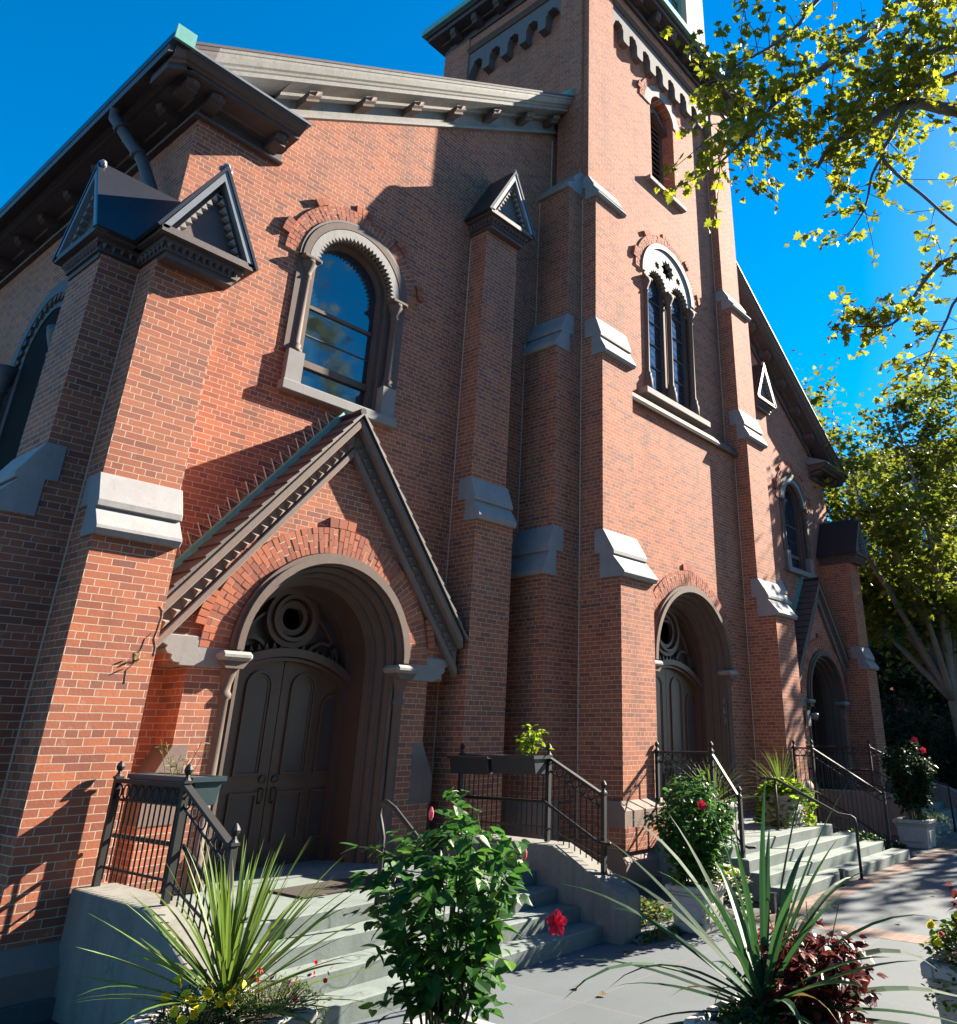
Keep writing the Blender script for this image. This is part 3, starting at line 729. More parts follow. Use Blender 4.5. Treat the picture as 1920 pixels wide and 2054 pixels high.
# ---------------------------------------------------------------- tower
tb = [(10.45, 11.40), (16.20, 17.15)]
YT = 8.2; YU = 8.42
wall_sheet([(10.46, -.6), (17.14, -.6), (17.14, 8.33), (10.46, 8.33)], [arch_loop(XC, .3, 3.3, 1.4)], YT, YT+.9, 'tower_wall', 'brick', church)
wall_sheet([(10.6, 8.33), (17.0, 8.33), (17.0, 19.3), (10.6, 19.3)], [arch_loop(XC, 8.78, 11.78, 1.02), arch_loop(XC+.03, 14.6, 17.05, .55)], YU, YU+.8, 'tower_wall', 'brick', church)
for sg in (0, 1):
    m = MB().box(10.62, 11.0, YU+.8, 13.1, -.6, 19.3)
    if sg: mirx(m)
    m.build('tower_wall', 'brick', church)
MB().box(11.0, 16.6, 13.9, 13.1, -.6, 19.3).build('tower_wall', 'brick', church)
MB().box(11.0, 16.6, YU+.81, 12.7, 8.0, 8.3).build('tower_floor', 'darkstone', church)
MB().box(11.0, 16.6, YT+.95, 9.3, .5, 8.3).build('vestibule_wall', 'darkstone', church)
for sg, (x0, x1) in enumerate(tb):
    buttress('buttress', [(x0, x1, 7.48, YT+.3, -.3, 4.46), (x0, x1, 7.84, YT+.3, 4.46, 8.64), (x0, x1, 8.0, YU+.2, 8.64, 12.27), (x0, x1, YT, YU+.2, 12.27, 19.3)],
             [(x0, x1, 7.84, 7.48, 5.28, 4.44), (x0, x1, 8.0, 7.84, 9.42, 8.62), (x0, x1, YT, 8.0, 12.85, 12.25)])
    # west/east facing buttress of the tower
    e = bool(sg)
    buttress('buttress', [(8.35, 9.3, 9.58, 10.7, -.6, 4.46), (8.35, 9.3, 9.74, 10.7, 4.46, 8.64), (8.35, 9.3, 10.02, 10.7, 8.64, 12.37), (8.35, 9.0, 10.36, 10.7, 12.37, 19.3), (12.2, 13.15, 10.36, 10.7, 9, 19.3)],
             [(8.35, 9.3, 9.74, 9.58, 5.28, 4.44), (8.35, 9.3, 10.02, 9.74, 9.42, 8.62), (8.35, 9.3, 10.36, 10.02, 12.95, 12.35)], 'w', e)
    # stone plinth of the front buttress
    m = MB()
    m.prism([(7.48, 1.15), (7.39, 1.02), (7.39, .80), (7.8, .80), (7.8, 1.15)], 'x', x0-.09, x1+.09)
    m.prism([(7.47, .52), (7.34, .36), (7.34, .12), (7.8, .12), (7.8, .52)], 'x', x0-.14, x1+.14)
    m.build('plinth', 'plinth', church)
    MB().box(x0-.10, x1+.10, 7.375, 8.0, .5, .8).build('plinth_brick', 'brick', church)
    MB().box(x0-.16, x1+.16, 7.30, 8.0, -.6, .118).build('base_stone', 'darkstone', church)
    m = MB()
    m.prism([(9.58, 1.15), (9.50, 1.02), (9.50, .8), (9.9, .8), (9.9, 1.15)], 'y', 8.27, 9.3)
    m.prism([(9.58, .52), (9.44, .36), (9.44, -.4), (9.9, -.4), (9.9, .52)], 'y', 8.22, 9.3)
    m.box(9.49, 9.9, 8.26, 9.3, .5, .8)
    if sg: mirx(m)
    m.build('plinth', 'plinth', church)
mb = MB().prism([(YT-.10, 8.20), (YT-.12, 8.26), (YT-.04, 8.40), (YU, 8.44), (YU, 8.2)], 'x', 11.4, 16.2)
mb.build('string_course', 'trim', church)
brick_arch(church, XC, 3.3, 1.51, 1.80, YT, (), .03)
tp = portal(XC, 3.3, 1.5, YT, .62, .60, (3.42, .42), 1.18, (3.98, .36), 0)
# house number on the jamb board
def digits(txt, cx, z0, y, h, parent, vertical=True):
    SEG = {'1': ['b', 'c'], '6': ['a', 'c', 'd', 'e', 'f', 'g'], '3': ['a', 'b', 'c', 'd', 'g']}
    mb = MB(); w = h*.5; t = h*.13
    for i, ch in enumerate(txt):
        oz = z0-i*h*1.45
        for sname in SEG[ch]:
            x0, x1, z0_, z1_ = {'a': (-w/2, w/2, h-t, h), 'g': (-w/2, w/2, h/2-t/2, h/2+t/2), 'd': (-w/2, w/2, 0, t), 'b': (w/2-t, w/2, h/2, h), 'c': (w/2-t, w/2, 0, h/2), 'f': (-w/2, -w/2+t, h/2, h), 'e': (-w/2, -w/2+t, 0, h/2)}[sname]
            dx = -w*.3 if ch == '1' else 0
            mb.box(cx+x0+dx, cx+x1+dx, y-.012, y+.003, oz+z0_, oz+z1_)
    mb.build('house_number', 'sill', parent)
# big double window of the tower
def tower_window():
    cx, zs, sz = XC, 11.78, 8.78
    w = MB().band(cx, zs, 1.0, 1.13, YU-.06, YU+.03, n=40).build('window', 'cornice', church)
    # plate tracery with toothed openings
    def star(c, r0, r1, n): return [(c[0]+cos(pi*i/n)*(r0 if i % 2 else r1), c[1]+sin(pi*i/n)*(r0 if i % 2 else r1)) for i in range(2*n)]
    outer = [(cx-1.01, zs-.35)]+[(cx+cos(pi-pi*i/28)*1.01, zs+sin(pi-pi*i/28)*1.01) for i in range(29)]+[(cx+1.01, zs-.35)]
    for sd in (1, -1):
        c = cx+sd*.485; n = 11
        pts = [(c+.40, zs-.35)]
        for i in range(2*n+1):
            a = pi*i/(2*n); r = .40 if i % 2 == 0 else .335
            pts.append((c+cos(a)*r, zs-.12+sin(a)*r))
        pts.append((c-.40, zs-.35)); outer += pts
    holes = [star((cx, zs+.52), .20, .29, 10), star((cx-.46, zs+.44), .075, .125, 8), star((cx+.46, zs+.44), .075, .125, 8)]
    wall_sheet(outer, holes, YU-.02, YU+.10, 'plate_tracery', 'cornice', w)
    MB().prism(arch_loop(cx, zs-.0, zs, .98), 'y', YU+.185, YU+.22).build('tracery_backing', 'cornice_dark', w)
    for sd in (-1, 1):
        c = cx+sd*.485
        MB().band(c, zs-.12, .385, .46, YU+.09, YU+.17, sz, n=20).build('lancet_order', 'trim', w)
        MB().band(c, zs-.12, .345, .39, YU+.12, YU+.20, sz, n=20).build('lancet_frame', 'trim', w)
        MB().prism(arch_loop(c, sz, zs-.12, .35, 14), 'y', YU+.17, YU+.18).build('glass', 'glass', w)
        b = MB()
        for i in range(5): b.box(c-.35, c+.35, YU+.145, YU+.18, sz+.25+i*.56, sz+.28+i*.56)
        for i in range(16):
            z = sz+.1+i*.2
            if z+.3 < zs+.05: b.tube([(c-.35, YU+.163, z), (c+.35, YU+.163, z+.38)], .0035, 4); b.tube([(c+.35, YU+.163, z), (c-.35, YU+.163, z+.38)], .0035, 4)
        b.build('glazing_bars', 'cornice_dark', w)
    for x in (cx-.97, cx, cx+.97):
        r = .06
        MB().lathe((x, YU-.0, 0), [(.12, sz), (.12, sz+.32), (.09, sz+.40), (.10, sz+.45), (.07, sz+.50), (r, sz+.56), (r, zs-.52), (.085, zs-.50), (.065, zs-.45), (.08, zs-.38), (.13, zs-.26), (.14, zs-.20)], 14).build('colonnette', 'trim', w, True)
        bevel(MB().box(x-.16, x+.16, YU-.12, YU+.14, zs-.21, zs-.13).build('abacus', 'trim', w), .02)
    bevel(MB().box(cx-1.32, cx+1.32, YU-.22, YU+.4, sz-.15, sz).build('sill', 'sill', w), .012)
    brick_arch(church, cx, zs, 1.135, 1.36, YU, ((8, 20), (160, 172), (46, 56), (124, 134)), .03)
tower_window()
def upper_window():
    cx, zs, sz = XC+.03, 17.05, 14.6
    w = MB().band(cx, zs, .55, .84, YU-.03, YU+.05, n=30).build('window', 'sill', church)
    brick_arch(church, cx, zs, .845, 1.04, YU, ((8, 20), (160, 172), (50, 60), (120, 130)), .03)
    MB().band(cx, zs, .42, .552, YU+.35, YU+.5, sz).build('frame', 'trim', w)
    lv = MB()
    for i in range(17):
        z = sz+.05+i*.165; lv.prism([(YU+.36, z), (YU+.34, z+.02), (YU+.5, z+.14), (YU+.5, z+.12)], 'x', cx-.45, cx+.45)
    lv.build('louvres', 'cornice_dark', w)
    MB().box(cx-.5, cx+.5, YU+.5, YU+.55, sz, zs+.5).build('backing', 'darkmetal', w)
    bevel(MB().box(cx-.85, cx+.85, YU-.14, YU+.3, sz-.13, sz).build('sill', 'sill', w), .012)
upper_window()
# corbel tables under the belfry, south and west/east
def corbel_table(u0, u1, yr, yfro, fin):
    n = int(round((u1-u0)/.6)); st = (u1-u0)/n
    poly = [(u0, 18.75), (u0, 17.95)]
    for i in range(n):
        a = u0+i*st
        if i: poly += [(a-.13, 18.25), (a-.13, 17.98), (a-.10, 17.92), (a+.10, 17.92), (a+.13, 17.98), (a+.13, 18.25)]
        m = 7; c = a+st/2; r = st/2-.13
        for j in range(m+1):
            an = pi-pi*j/m; rr = r*(1.0 if j % 2 else .82)
            if 0 < j < m: poly.append((c+cos(an)*rr, 18.25+sin(an)*rr))
    poly += [(u1, 17.95), (u1, 18.75)]
    t = fin(MB().prism(poly, 'y', yfro, yr+.02)).build('corbel_table', 'corbel', church)
    fin(MB().prism([(yfro-.09, 18.90), (yfro-.11, 18.84), (yfro-.03, 18.755), (yr, 18.755), (yr, 18.9)], 'x', u0, u1)).build('corbel_mould', 'trim', t)
    fin(MB().box(u0, u1, yfro, yr+.01, 18.9, 19.3)).build('brick_band', 'brick', church)
corbel_table(11.4, 16.2, YU, YT+.03, lambda m: m)
corbel_table(9.0, 12.2, 10.62, 10.40, swapxy)
# tower cornice, brackets, copper gutter and belfry
cn = MB()
for (o, z0, z1) in ((.05, 19.30, 19.40), (.12, 19.62, 19.70), (.40, 19.70, 19.84), (.46, 19.84, 19.92)):
    cn.box(10.40-o, 17.2+o, YT-o, 13.1+o, z0, z1)
cn.box(10.42, 17.18, YT+.02, 13.08, 19.40, 19.62)
tc = cn.build('tower_cornice', 'cornice_dark', church)
for i in range(9):
    x = 10.7+i*.775
    b = MB(); bracket(b, x, 19.70, YT, YT-.33, .09, .30, 0); b.build('modillion', 'cornice_dark', tc)
for i in range(6):
    y = 8.6+i*.8
    for sg in (0, 1):
        b = MB(); bracket(b, y, 19.70, 10.40, 10.07, .09, .30, 0); swapxy(b)
        if sg: mirx(b)
        b.build('modillion', 'cornice_dark', tc)
g = MB()
x0, x1, y0, y1 = 9.86, 17.74, YT-.54, 13.64
for (a, b_, c, d) in ((x0, x1, y0, y0+.12), (x0, x1, y1-.12, y1), (x0, x0+.12, y0+.12, y1-.12), (x1-.12, x1, y0+.12, y1-.12)): g.box(a, b_, c, d, 19.90, 20.10)
g.build('copper_gutter', 'copper', tc)
# flared copper apron
a = [(9.98, YT-.42), (17.62, YT-.42), (17.62, 13.5), (9.98, 13.5)]; b_ = [(10.7, YT+.12), (16.9, YT+.12), (16.9, 12.85), (10.7, 12.85)]; c_ = [(11.0, YT+.2), (16.6, YT+.2), (16.6, 12.65), (11.0, 12.65)]
v = [(x, y, 19.95) for x, y in a]+[(x, y, 20.40) for x, y in b_]+[(x, y, 21.2) for x, y in c_]
MB().add(v, [(i+4*k, (i+1) % 4+4*k, (i+1) % 4+4*k+4, i+4*k+4) for k in (0, 1) for i in range(4)]+[(3, 2, 1, 0), (8, 9, 10, 11)]).build('belfry_apron', 'greybelfry', church)
wall_sheet([(11.0, 20.3), (16.6, 20.3), (16.6, 27), (11.0, 27)], [[(12.1, 21.05), (15.5, 21.05), (15.5, 25.5), (12.1, 25.5)]], YT+.2, YT+.6, 'belfry_wall', 'greybelfry', church)
o = wall_sheet([(YT+.6, 20.3), (12.65, 20.3), (12.65, 27), (YT+.6, 27)], [[(9.4, 21.05), (11.9, 21.05), (11.9, 25.5), (9.4, 25.5)]], 11.0, 11.35, 'belfry_wall', 'brick', church, 'x')
MB().box(16.25, 16.6, YT+.6, 12.65, 20.3, 27).build('belfry_wall', 'greybelfry', church)
MB().box(11.0, 16.6, 12.3, 12.65, 20.3, 27).build('belfry_wall', 'greybelfry', church)
MB().box(10.8, 16.8, YT, 12.85, 27, 27.4).build('belfry_roof', 'slate', church)
bw = MB().box(11.95, 15.65, YT+.06, YT+.3, 20.9, 21.05).build('belfry_window', 'sill', church)
MB().box(12.1, 15.5, YT+.45, YT+.46, 21.05, 25.5).build('glass', 'glass', bw)
f = MB()
for x in (12.1, 13.2, 14.3, 15.42): f.box(x, x+.09, YT+.38, YT+.46, 21.05, 25.5)
for z in (21.05, 22.8, 25.4): f.box(12.1, 15.5, YT+.39, YT+.46, z, z+.09)
f.build('frame', 'copper', bw)
bw = MB().box(10.86, 11.1, 9.25, 12.05, 20.9, 21.05).build('belfry_window', 'sill', church)
MB().box(11.25, 11.26, 9.4, 11.9, 21.05, 25.5).build('glass', 'glass', bw)
f = MB()
for y in (9.4, 10.2, 11.0, 11.82): f.box(11.16, 11.26, y, y+.09, 21.05, 25.5)
for z in (21.05, 22.8): f.box(11.17, 11.26, 9.4, 11.9, z, z+.09)
f.build('frame', 'copper', bw)

# pale mortar joints where buttresses meet the walls
mj = MB()
for (x, y, z0, z1) in ((2.866, 8.614, .5, 6.8), (8.196, 9.144, .2, 10.4), (10.446, 8.344, .6, 12.3), (9.576, 9.144, .3, 4.9), (9.736, 9.144, 4.9, 8.9), (10.016, 9.144, 8.9, 12.4), (16.196, 8.194, .6, 8.15), (16.196, 8.414, 8.45, 18.5), (10.356, 9.144, 12.9, 14.2)):
    MB().box(x-.007, x+.01, y-.007, y+.01, z0, z1).build('mortar_joint', 'mortar', church)
# ================================================================ GROUND
def floor_mat(name, c, bw, rh, ms, off, mort, var=.12, sq=1.0, bumpk=.25, per=.25):
    m, nt, N, L, b = newmat(name)
    g = N.new('ShaderNodeNewGeometry')
    t = N.new('ShaderNodeTexBrick'); t.offset = off; t.squash = sq
    for k, v in (('Scale', 1), ('Brick Width', bw), ('Row Height', rh), ('Mortar Size', ms), ('Mortar Smooth', .2), ('Bias', 0)): t.inputs[k].default_value = v
    t.inputs['Color1'].default_value = (*[x*(1-per) for x in c], 1); t.inputs['Color2'].default_value = (*[min(1, x*(1+per)) for x in c], 1); t.inputs['Mortar'].default_value = (*mort, 1)
    L.new(g.outputs['Position'], t.inputs['Vector'])
    n1 = noise(nt, 1.4, 6, .65); col = mix(nt, .6, t.outputs['Color'], mix(nt, n1, (.30, .30, .30), (.70, .70, .70)), 'OVERLAY')
    st = ramp(nt, noise(nt, 16, 4, .6), .60, .72); col = mix(nt, mixf(nt, st, .22), col, tuple(x*.55 for x in c))
    L.new(col, b.inputs['Base Color']); b.inputs['Roughness'].default_value = .85
    h = N.new('ShaderNodeMath'); h.operation = 'SUBTRACT'; L.new(noise(nt, 60, 4, .7), h.inputs[0]); L.new(t.outputs['Fac'], h.inputs[1])
    bump(nt, b, h.outputs[0], bumpk, .008)
    return m
M['slab'] = floor_mat('pavement_slabs', (.068, .082, .094), 1.55, 1.22, .012, .0, (.09, .09, .09), per=.08)
M['pave_brick'] = floor_mat('paving_brick', (.13, .075, .06), .21, .105, .006, .5, (.16, .14, .12), per=.3)
M['asphalt'] = stone_mat('asphalt', (.05, .05, .052), .3, 12, .9, .4)
M['bed'] = stone_mat('planting_soil', (.035, .027, .02), .5, 14, 1, .8)
def struct(name, mb, mat):
    o = mb.build(name, mat); o['kind'] = 'structure'; return o
struct('ground', MB().box(-400, 400, -400, 400, -1.2, -.06), 'asphalt')
pv = MB()
pv.box(-40, 9.9, -4.5, 4.85, -.059, 0); pv.box(10.3, 90, -4.5, 4.85, -.059, 0); pv.box(-40, 3.6, 4.85, 5.9, -.059, 0)
pv.box(3.6, 9.7, 4.85, 6.0, -.059, 0); pv.box(16.6, 90, 5.25, 5.95, -.059, 0)
struct('pavement', pv, 'slab')
bs = MB(); bs.box(9.9, 10.3, -4.5, 4.85, -.059, .002); bs.box(9.7, 90, 4.85, 5.25, -.059, .002)
struct('brick_paving', bs, 'pave_brick')
bd = MB(); bd.box(-40, 3.6, 5.9, 34, -.059, .0); bd.box(8.3, 10.05, 6.0, 9.2, -.059, .03); bd.box(9.7, 10.05, 5.25, 6.0, -.059, .03); bd.box(16.6, 19.2, 5.95, 9.2, -.059, .03); bd.box(24, 90, 5.95, 40, -.059, .03)
struct('planting_bed', bd, 'bed')
struct('kerb', MB().box(-40, 90, -4.68, -4.5, -.06, .0), 'concrete')
# ================================================================ STEPS
def bay_steps(cx, label, lft=1.98):
    t = thing('entrance_steps', label, 'steps', (cx, 6.5, 0), 'church entrance steps')
    x0, x1 = cx-lft, cx+1.98
    for i in range(4):
        y = 5.97+.325*i; z = .147*(i+1)
        yb = y+.335 if i < 3 else 8.07 if lft > 2 else 8.72
        st = bevel(MB().box(x0, x1, y, yb, -.05, z).build('step', 'concrete', t), .012)
    MB().box(cx-1.25, cx+1.25, 8.72, 9.2, -.05, .588).build('landing', 'concrete', t)
    if lft > 2: MB().box(cx-2.3, x1, 8.07, 8.72, -.05, .588).build('landing', 'concrete', t)
    for sd in (-1, 1):
        q = lft if sd < 0 else 1.98
        a, b = sorted((cx+sd*(q+.001), cx+sd*(q+.36)))
        yb = 8.07 if (sd < 0) == (cx < XC) else 8.57
        pr_ = [(5.72, -.05), (5.72, .40), (5.76, .46), (6.72, .855), (yb, .87), (yb, -.05)]
        bevel(MB().prism(pr_, 'x', a, b).build('cheek_wall', 'cheek', t), .02, 2)
    return t
s1 = bay_steps(5.97, 'grey concrete steps with sloped cheek walls under the nearest gabled porch', 2.25)
s2 = bay_steps(2*XC-5.97, 'blue shaded concrete steps of the farthest gabled porch')
t = thing('entrance_steps', 'wide grey stone steps below the central tower doorway', 'steps', (13.3, 6.2, 0), 'church entrance steps')
for i in range(4):
    y = 5.26+.30*i; z = .147*(i+1); xr = 16.15-.40*i
    m = MB().box(11.15, xr, y, (y+.31) if i < 3 else 8.19, -.05, z)
    if i == 3: m.box(11.5, 16.1, 7.3, 8.19, -.05, z-.004)
    bevel(m.build('step', 'concrete', t), .012)
# ================================================================ IRONWORK
def ball_finial(mb, x, y, z):
    mb.lathe((x, y, z), [(.035, 0), (.02, .02), (.014, .04), (.03, .06), (.036, .08), (.02, .11), (.006, .125)], 10)
def railing(label, X, ys, zs_, yf, zf, flat_lo, foot_f, box=None, posts=True, name='iron_railing', loc=None, group='iron step railings'):
    """flat length from ys to yf at height zs_, then sloping to (yl, zl)"""
    (yl, zl, footl) = zf
    t = thing(name, label, 'railing', (X, ys, flat_lo), group)
    p = []
    for (y, zt, zb_) in ((ys, zs_+.03, flat_lo), (yf, zs_+.03, flat_lo), (yl, zl+.03, footl)):
        m = MB().box(X-.026, X+.026, y-.026, y+.026, zb_, zt); m.box(X-.034, X+.034, y-.034, y+.034, zt-.02, zt); ball_finial(m, X, y, zt)
        m.build('post', 'iron', t)
    hb = .15
    def bar(a, b, r, nm):
        MB().tube([(X, a[0], a[1]), (X, b[0], b[1])], r, 6).build(nm, 'iron', t)
    tr = MB().prism([(ys, zs_-.02), (yf, zs_-.02), (yl, zl-.02), (yl, zl+.012), (yf, zs_+.012), (ys, zs_+.012)], 'x', X-.03, X+.03); tr.build('top_rail', 'iron', t)
    MB().tube([(X, ys, zs_-hb), (X, yf, zs_-hb), (X, yl, zl-hb)], .011, 6).build('upper_rail', 'iron', t)
    lo = .15
    MB().tube([(X, ys, flat_lo+lo), (X, yf, flat_lo+lo), (X, yl, footl+lo)], .011, 6).build('bottom_rail', 'iron', t)
    # rings between the two upper rails
    rg = MB()
    L1 = abs(ys-yf); n1 = max(2, int(L1/.13))
    for i in range(n1):
        y = ys+(yf-ys)*(i+.5)/n1; rg.tube([(X, y+cos(a*pi/6)*.055, zs_-hb/2-.012+sin(a*pi/6)*.055) for a in range(13)], .008, 4)
    L2 = sqrt((yl-yf)**2+(zl-zs_)**2); n2 = max(2, int(L2/.13))
    for i in range(n2):
        f = (i+.5)/n2; y = yf+(yl-yf)*f; z = zs_+(zl-zs_)*f
        rg.tube([(X, y+cos(a*pi/6)*.052, z-hb/2-.012+sin(a*pi/6)*.052) for a in range(13)], .008, 4)
    rg.build('ring_frieze', 'iron', t)
    nb1 = max(3, int(L1/.085)); nb2 = max(3, int(abs(yl-yf)/.085))
    for i in range(1, nb1):
        y = ys+(yf-ys)*i/nb1; MB().tube([(X, y, flat_lo+.06), (X, y, zs_-hb)], .0075, 5).build('baluster', 'iron', t)
    for i in range(1, nb2):
        f = i/nb2; y = yf+(yl-yf)*f
        MB().tube([(X, y, flat_lo+.06+(footl-flat_lo)*f), (X, y, zs_-hb+(zl-zs_)*f)], .0075, 5).build('baluster', 'iron', t)
    # grab rail with returned end
    s_ = box if box else 1
    xo = X+s_*.07; zh = (zs_+flat_lo)/2-.03
    MB().tube([(xo, ys+.02, zh), (xo, yf, zh), (xo, yl+.05, zh+(zl-zs_)*.95), (xo, yl-.06, zh+(zl-zs_)), (xo+s_*.02, yl-.16, zh+(zl-zs_)+.01)], .019, 8).build('grab_rail', 'iron', t, True)
    MB().tube([(xo, yf, zh), (X, yf, zh)], .01, 6).build('bracket', 'iron', t)
    return t
railing('black iron railing on the left cheek wall beside the big sunlit buttress', 3.52, 8.0, 1.68, 6.80, (5.98, 1.30, .60), .865, 0, 1)
railing('black iron railing on the right cheek wall, planter boxes hung on its flat part', 8.13, 8.5, 1.79, 6.95, (6.10, 1.40, .60), .865, 0, -1)
railing('black iron railing left of the tower doorway, behind the bushy hibiscus', 11.32, 7.44, 1.80, 6.46, (6.03, 1.20, .44), .59, 0, 1)
railing('black iron railing right of the tower doorway, in front of the far porch', 16.45, 7.44, 1.80, 7.05, (5.70, 1.0, .02), .30, 0, -1)
railing('dim black iron railing at the far porch, nearest the tower', 2*XC-8.13, 8.5, 1.79, 6.95, (6.10, 1.40, .60), .865, 0, 1)
def window_box(label, x, y0, y1, z, mat, soil=True):
    t = thing('railing_planter', label, 'planter box', (x, (y0+y1)/2, z-.2), 'planter boxes hung on railings')
    m = MB().prism([(x-.09, z-.2), (x+.09, z-.2), (x+.125, z), (x-.125, z)], 'y', y0, y1)
    bevel(m.build('trough', mat, t), .006)
    r = MB()
    r.box(x-.145, x-.115, y0-.02, y1+.02, z-.025, z+.012); r.box(x+.115, x+.145, y0-.02, y1+.02, z-.025, z+.012); r.box(x-.115, x+.115, y0-.02, y0+.01, z-.025, z+.012); r.box(x-.115, x+.115, y1-.01, y1+.02, z-.025, z+.012)
    r.build('rim', mat, t)
    MB().box(x-.11, x+.11, y0+.01, y1-.01, z-.03, z+.004).build('soil', 'soil', t)
    return t
M['teal'] = flat_mat('teal_plastic', (.014, .038, .048), .45)
M['blackplastic'] = flat_mat('black_plastic', (.02, .022, .027), .5)
window_box('teal planter box with dry stalks on the left railing', 3.70, 6.80, 7.90, 1.72, 'teal')
window_box('black planter box on the right railing, the one nearer the wall, empty', 7.95, 7.72, 8.42, 1.78, 'blackplastic')
window_box('dark planter box with a light end holding a young green plant', 7.95, 6.93, 7.66, 1.80, 'blackplastic')
# free handrails
def handrail(label, pts, posts, group='pipe handrails'):
    t = thing('handrail', label, 'handrail', (posts[0][0], posts[0][1], posts[0][2]), group)
    MB().tube(pts, .024, 10).build('rail', 'iron', t, True)
    for (x, y, z0, z1) in posts:
        MB().tube([(x, y, z0), (x, y, z1)], .022, 8).build('post', 'iron', t, True)
        MB().lathe((x, y, z0), [(.05, 0), (.05, .012), (.03, .02)], 10).build('foot', 'iron', t)
    return t
def arc(c, r, a0, a1, X, n=8): return [(X, c[0]+cos(radians(a0+(a1-a0)*i/n))*r, c[1]+sin(radians(a0+(a1-a0)*i/n))*r) for i in range(n+1)]
X = 5.45
handrail('single bent pipe handrail rising from the nearest landing behind the hibiscus',
    [(X, 6.70, .6), (X, 6.70, 1.15), (X, 6.74, 1.25), (X, 6.78, 1.33)]+arc((6.70, 1.36), .09, 20, 120, X)+[(X, 6.56, 1.40), (X, 5.9, .98), (X, 5.75, .93), (X, 5.70, .86), (X, 5.70, 0)], [(X, 6.70, .588, 1.1), (X, 5.70, 0, .8)])
X = 13.45
handrail('slim black pipe handrail down the middle of the wide tower steps',
    [(X, 6.75, 1.36), (X, 6.55, 1.36), (X, 6.45, 1.35), (X, 5.42, .88), (X, 5.22, .86), (X, 5.17, .83), (X, 5.16, .76), (X, 5.16, 0)], [(X, 6.48, .588, 1.35), (X, 5.16, 0, .7)])
X = 21.0
handrail('black pipe handrail on the far porch steps at the right edge',
    [(X, 6.75, 1.36), (X, 6.5, 1.38), (X, 5.95, 1.0), (X, 5.78, .97), (X, 5.74, .92), (X, 5.74, 0)], [(X, 6.6, .588, 1.37), (X, 5.74, 0, .9)])
# foot scraper posts by the tower steps
for i, (lab, x, y) in enumerate((('short stub post at the foot of the tower steps, beside the handrail', 12.75, 5.18), ('short stub post in front of the tower steps, by the square white planter', 10.4, 5.16))):
    m = MB().box(x-.03, x+.03, y-.03, y+.03, 0, .2); m.box(x-.04, x+.04, y-.04, y+.04, .2, .22)
    tag(m.build('stub_post', 'darkmetal'), lab, 'post')
# door mat
m = MB()
m.box(5.25, 6.55, 7.55, 8.15, .589, .607); tag(bevel(m.build('door_mat', 'soil'), .006), 'dark doormat lying before the nearest porch doors', 'doormat')
digits('163', 15.06, 2.62, 8.25, .13, tp)
# small lamp on the pier of the far porch
x = 2*XC-5.97-1.40
t = thing('wall_floodlight', 'small white floodlight fixed beside the far porch arch', 'floodlight', (x, 8.72, 2.35))
MB().box(x-.09, x+.09, 8.66, 8.715, 2.25, 2.62).build('back_plate', 'planter', t)
MB().lathe((x+.04, 8.62, 2.5), [(.05, 0), (.08, .05), (.09, .16), (.085, .165)], 12, (.55, -.8, -.2)).build('lamp_head', 'lead', t, True)
# ================================================================ PLANTERS
def planter(label, x, y, z, w, h, taper=.86, group='white stone planters'):
    t = thing('stone_planter', label, 'planter', (x, y, z), group)
    a, b = w/2*taper, w/2
    v = [(x-a, y-a, z), (x+a, y-a, z), (x+a, y+a, z), (x-a, y+a, z), (x-b*.96, y-b*.96, z+h*.78), (x+b*.96, y-b*.96, z+h*.78), (x+b*.96, y+b*.96, z+h*.78), (x-b*.96, y+b*.96, z+h*.78)]
    bevel(MB().add(v, [(3, 2, 1, 0), (4, 5, 6, 7), (0, 1, 5, 4), (1, 2, 6, 5), (2, 3, 7, 6), (3, 0, 4, 7)]).build('body', 'planter', t), .02, 2)
    r = MB(); o = b+.035; i_ = b-.05
    for (x0, x1, y0, y1) in ((x-o, x+o, y-o, y-i_), (x-o, x+o, y+i_, y+o), (x-o, x-i_, y-i_, y+i_), (x+i_, x+o, y-i_, y+i_)): r.box(x0, x1, y0, y1, z+h*.86, z+h)
    r.box(x-b-.01, x+b+.01, y-b-.01, y+b+.01, z+h*.78, z+h*.86)
    bevel(r.build('rim', 'planter', t), .012)
    f = MB()
    for s_ in (-1, 1):
        f.box(x-b*.62, x+b*.62, y+s_*b*.9-.02, y+s_*b*.9+.02, z+h*.22, z+h*.62); f.box(x+s_*b*.9-.02, x+s_*b*.9+.02, y-b*.62, y+b*.62, z+h*.22, z+h*.62)
    bevel(f.build('relief_panel', 'planter', t), .01)
    MB().box(x-i_, x+i_, y-i_, y+i_, z+h*.86, z+h-.03).build('soil', 'soil', t)
    return t
planter('pale planter at bottom left holding the spiky plant and yellow flowers', 3.00, 4.92, 0, .66, .60)
planter('pale planter under the tall hibiscus in front of the nearest steps', 3.77, 3.98, 0, .66, .48)
planter('white square planter beneath the bushy hibiscus, vines down its side', 9.04, 5.44, 0, .47, .46)
planter('pale planter under the big dark spiky plant and red coleus', 5.10, 2.62, 0, .66, .52)
planter('white planter at the right edge with mixed flowers', 6.78, 1.72, 0, .72, .62)
planter('planter on the tower landing with lime green trailing leaves', 14.45, 6.85, .588, .6, .5)
planter('planter on the tower landing behind the iron railing, holding thin spikes', 11.85, 6.75, .588, .55, .5)
planter('planter by the far steps under a dark flowering shrub', 17.85, 5.62, 0, .62, .5)
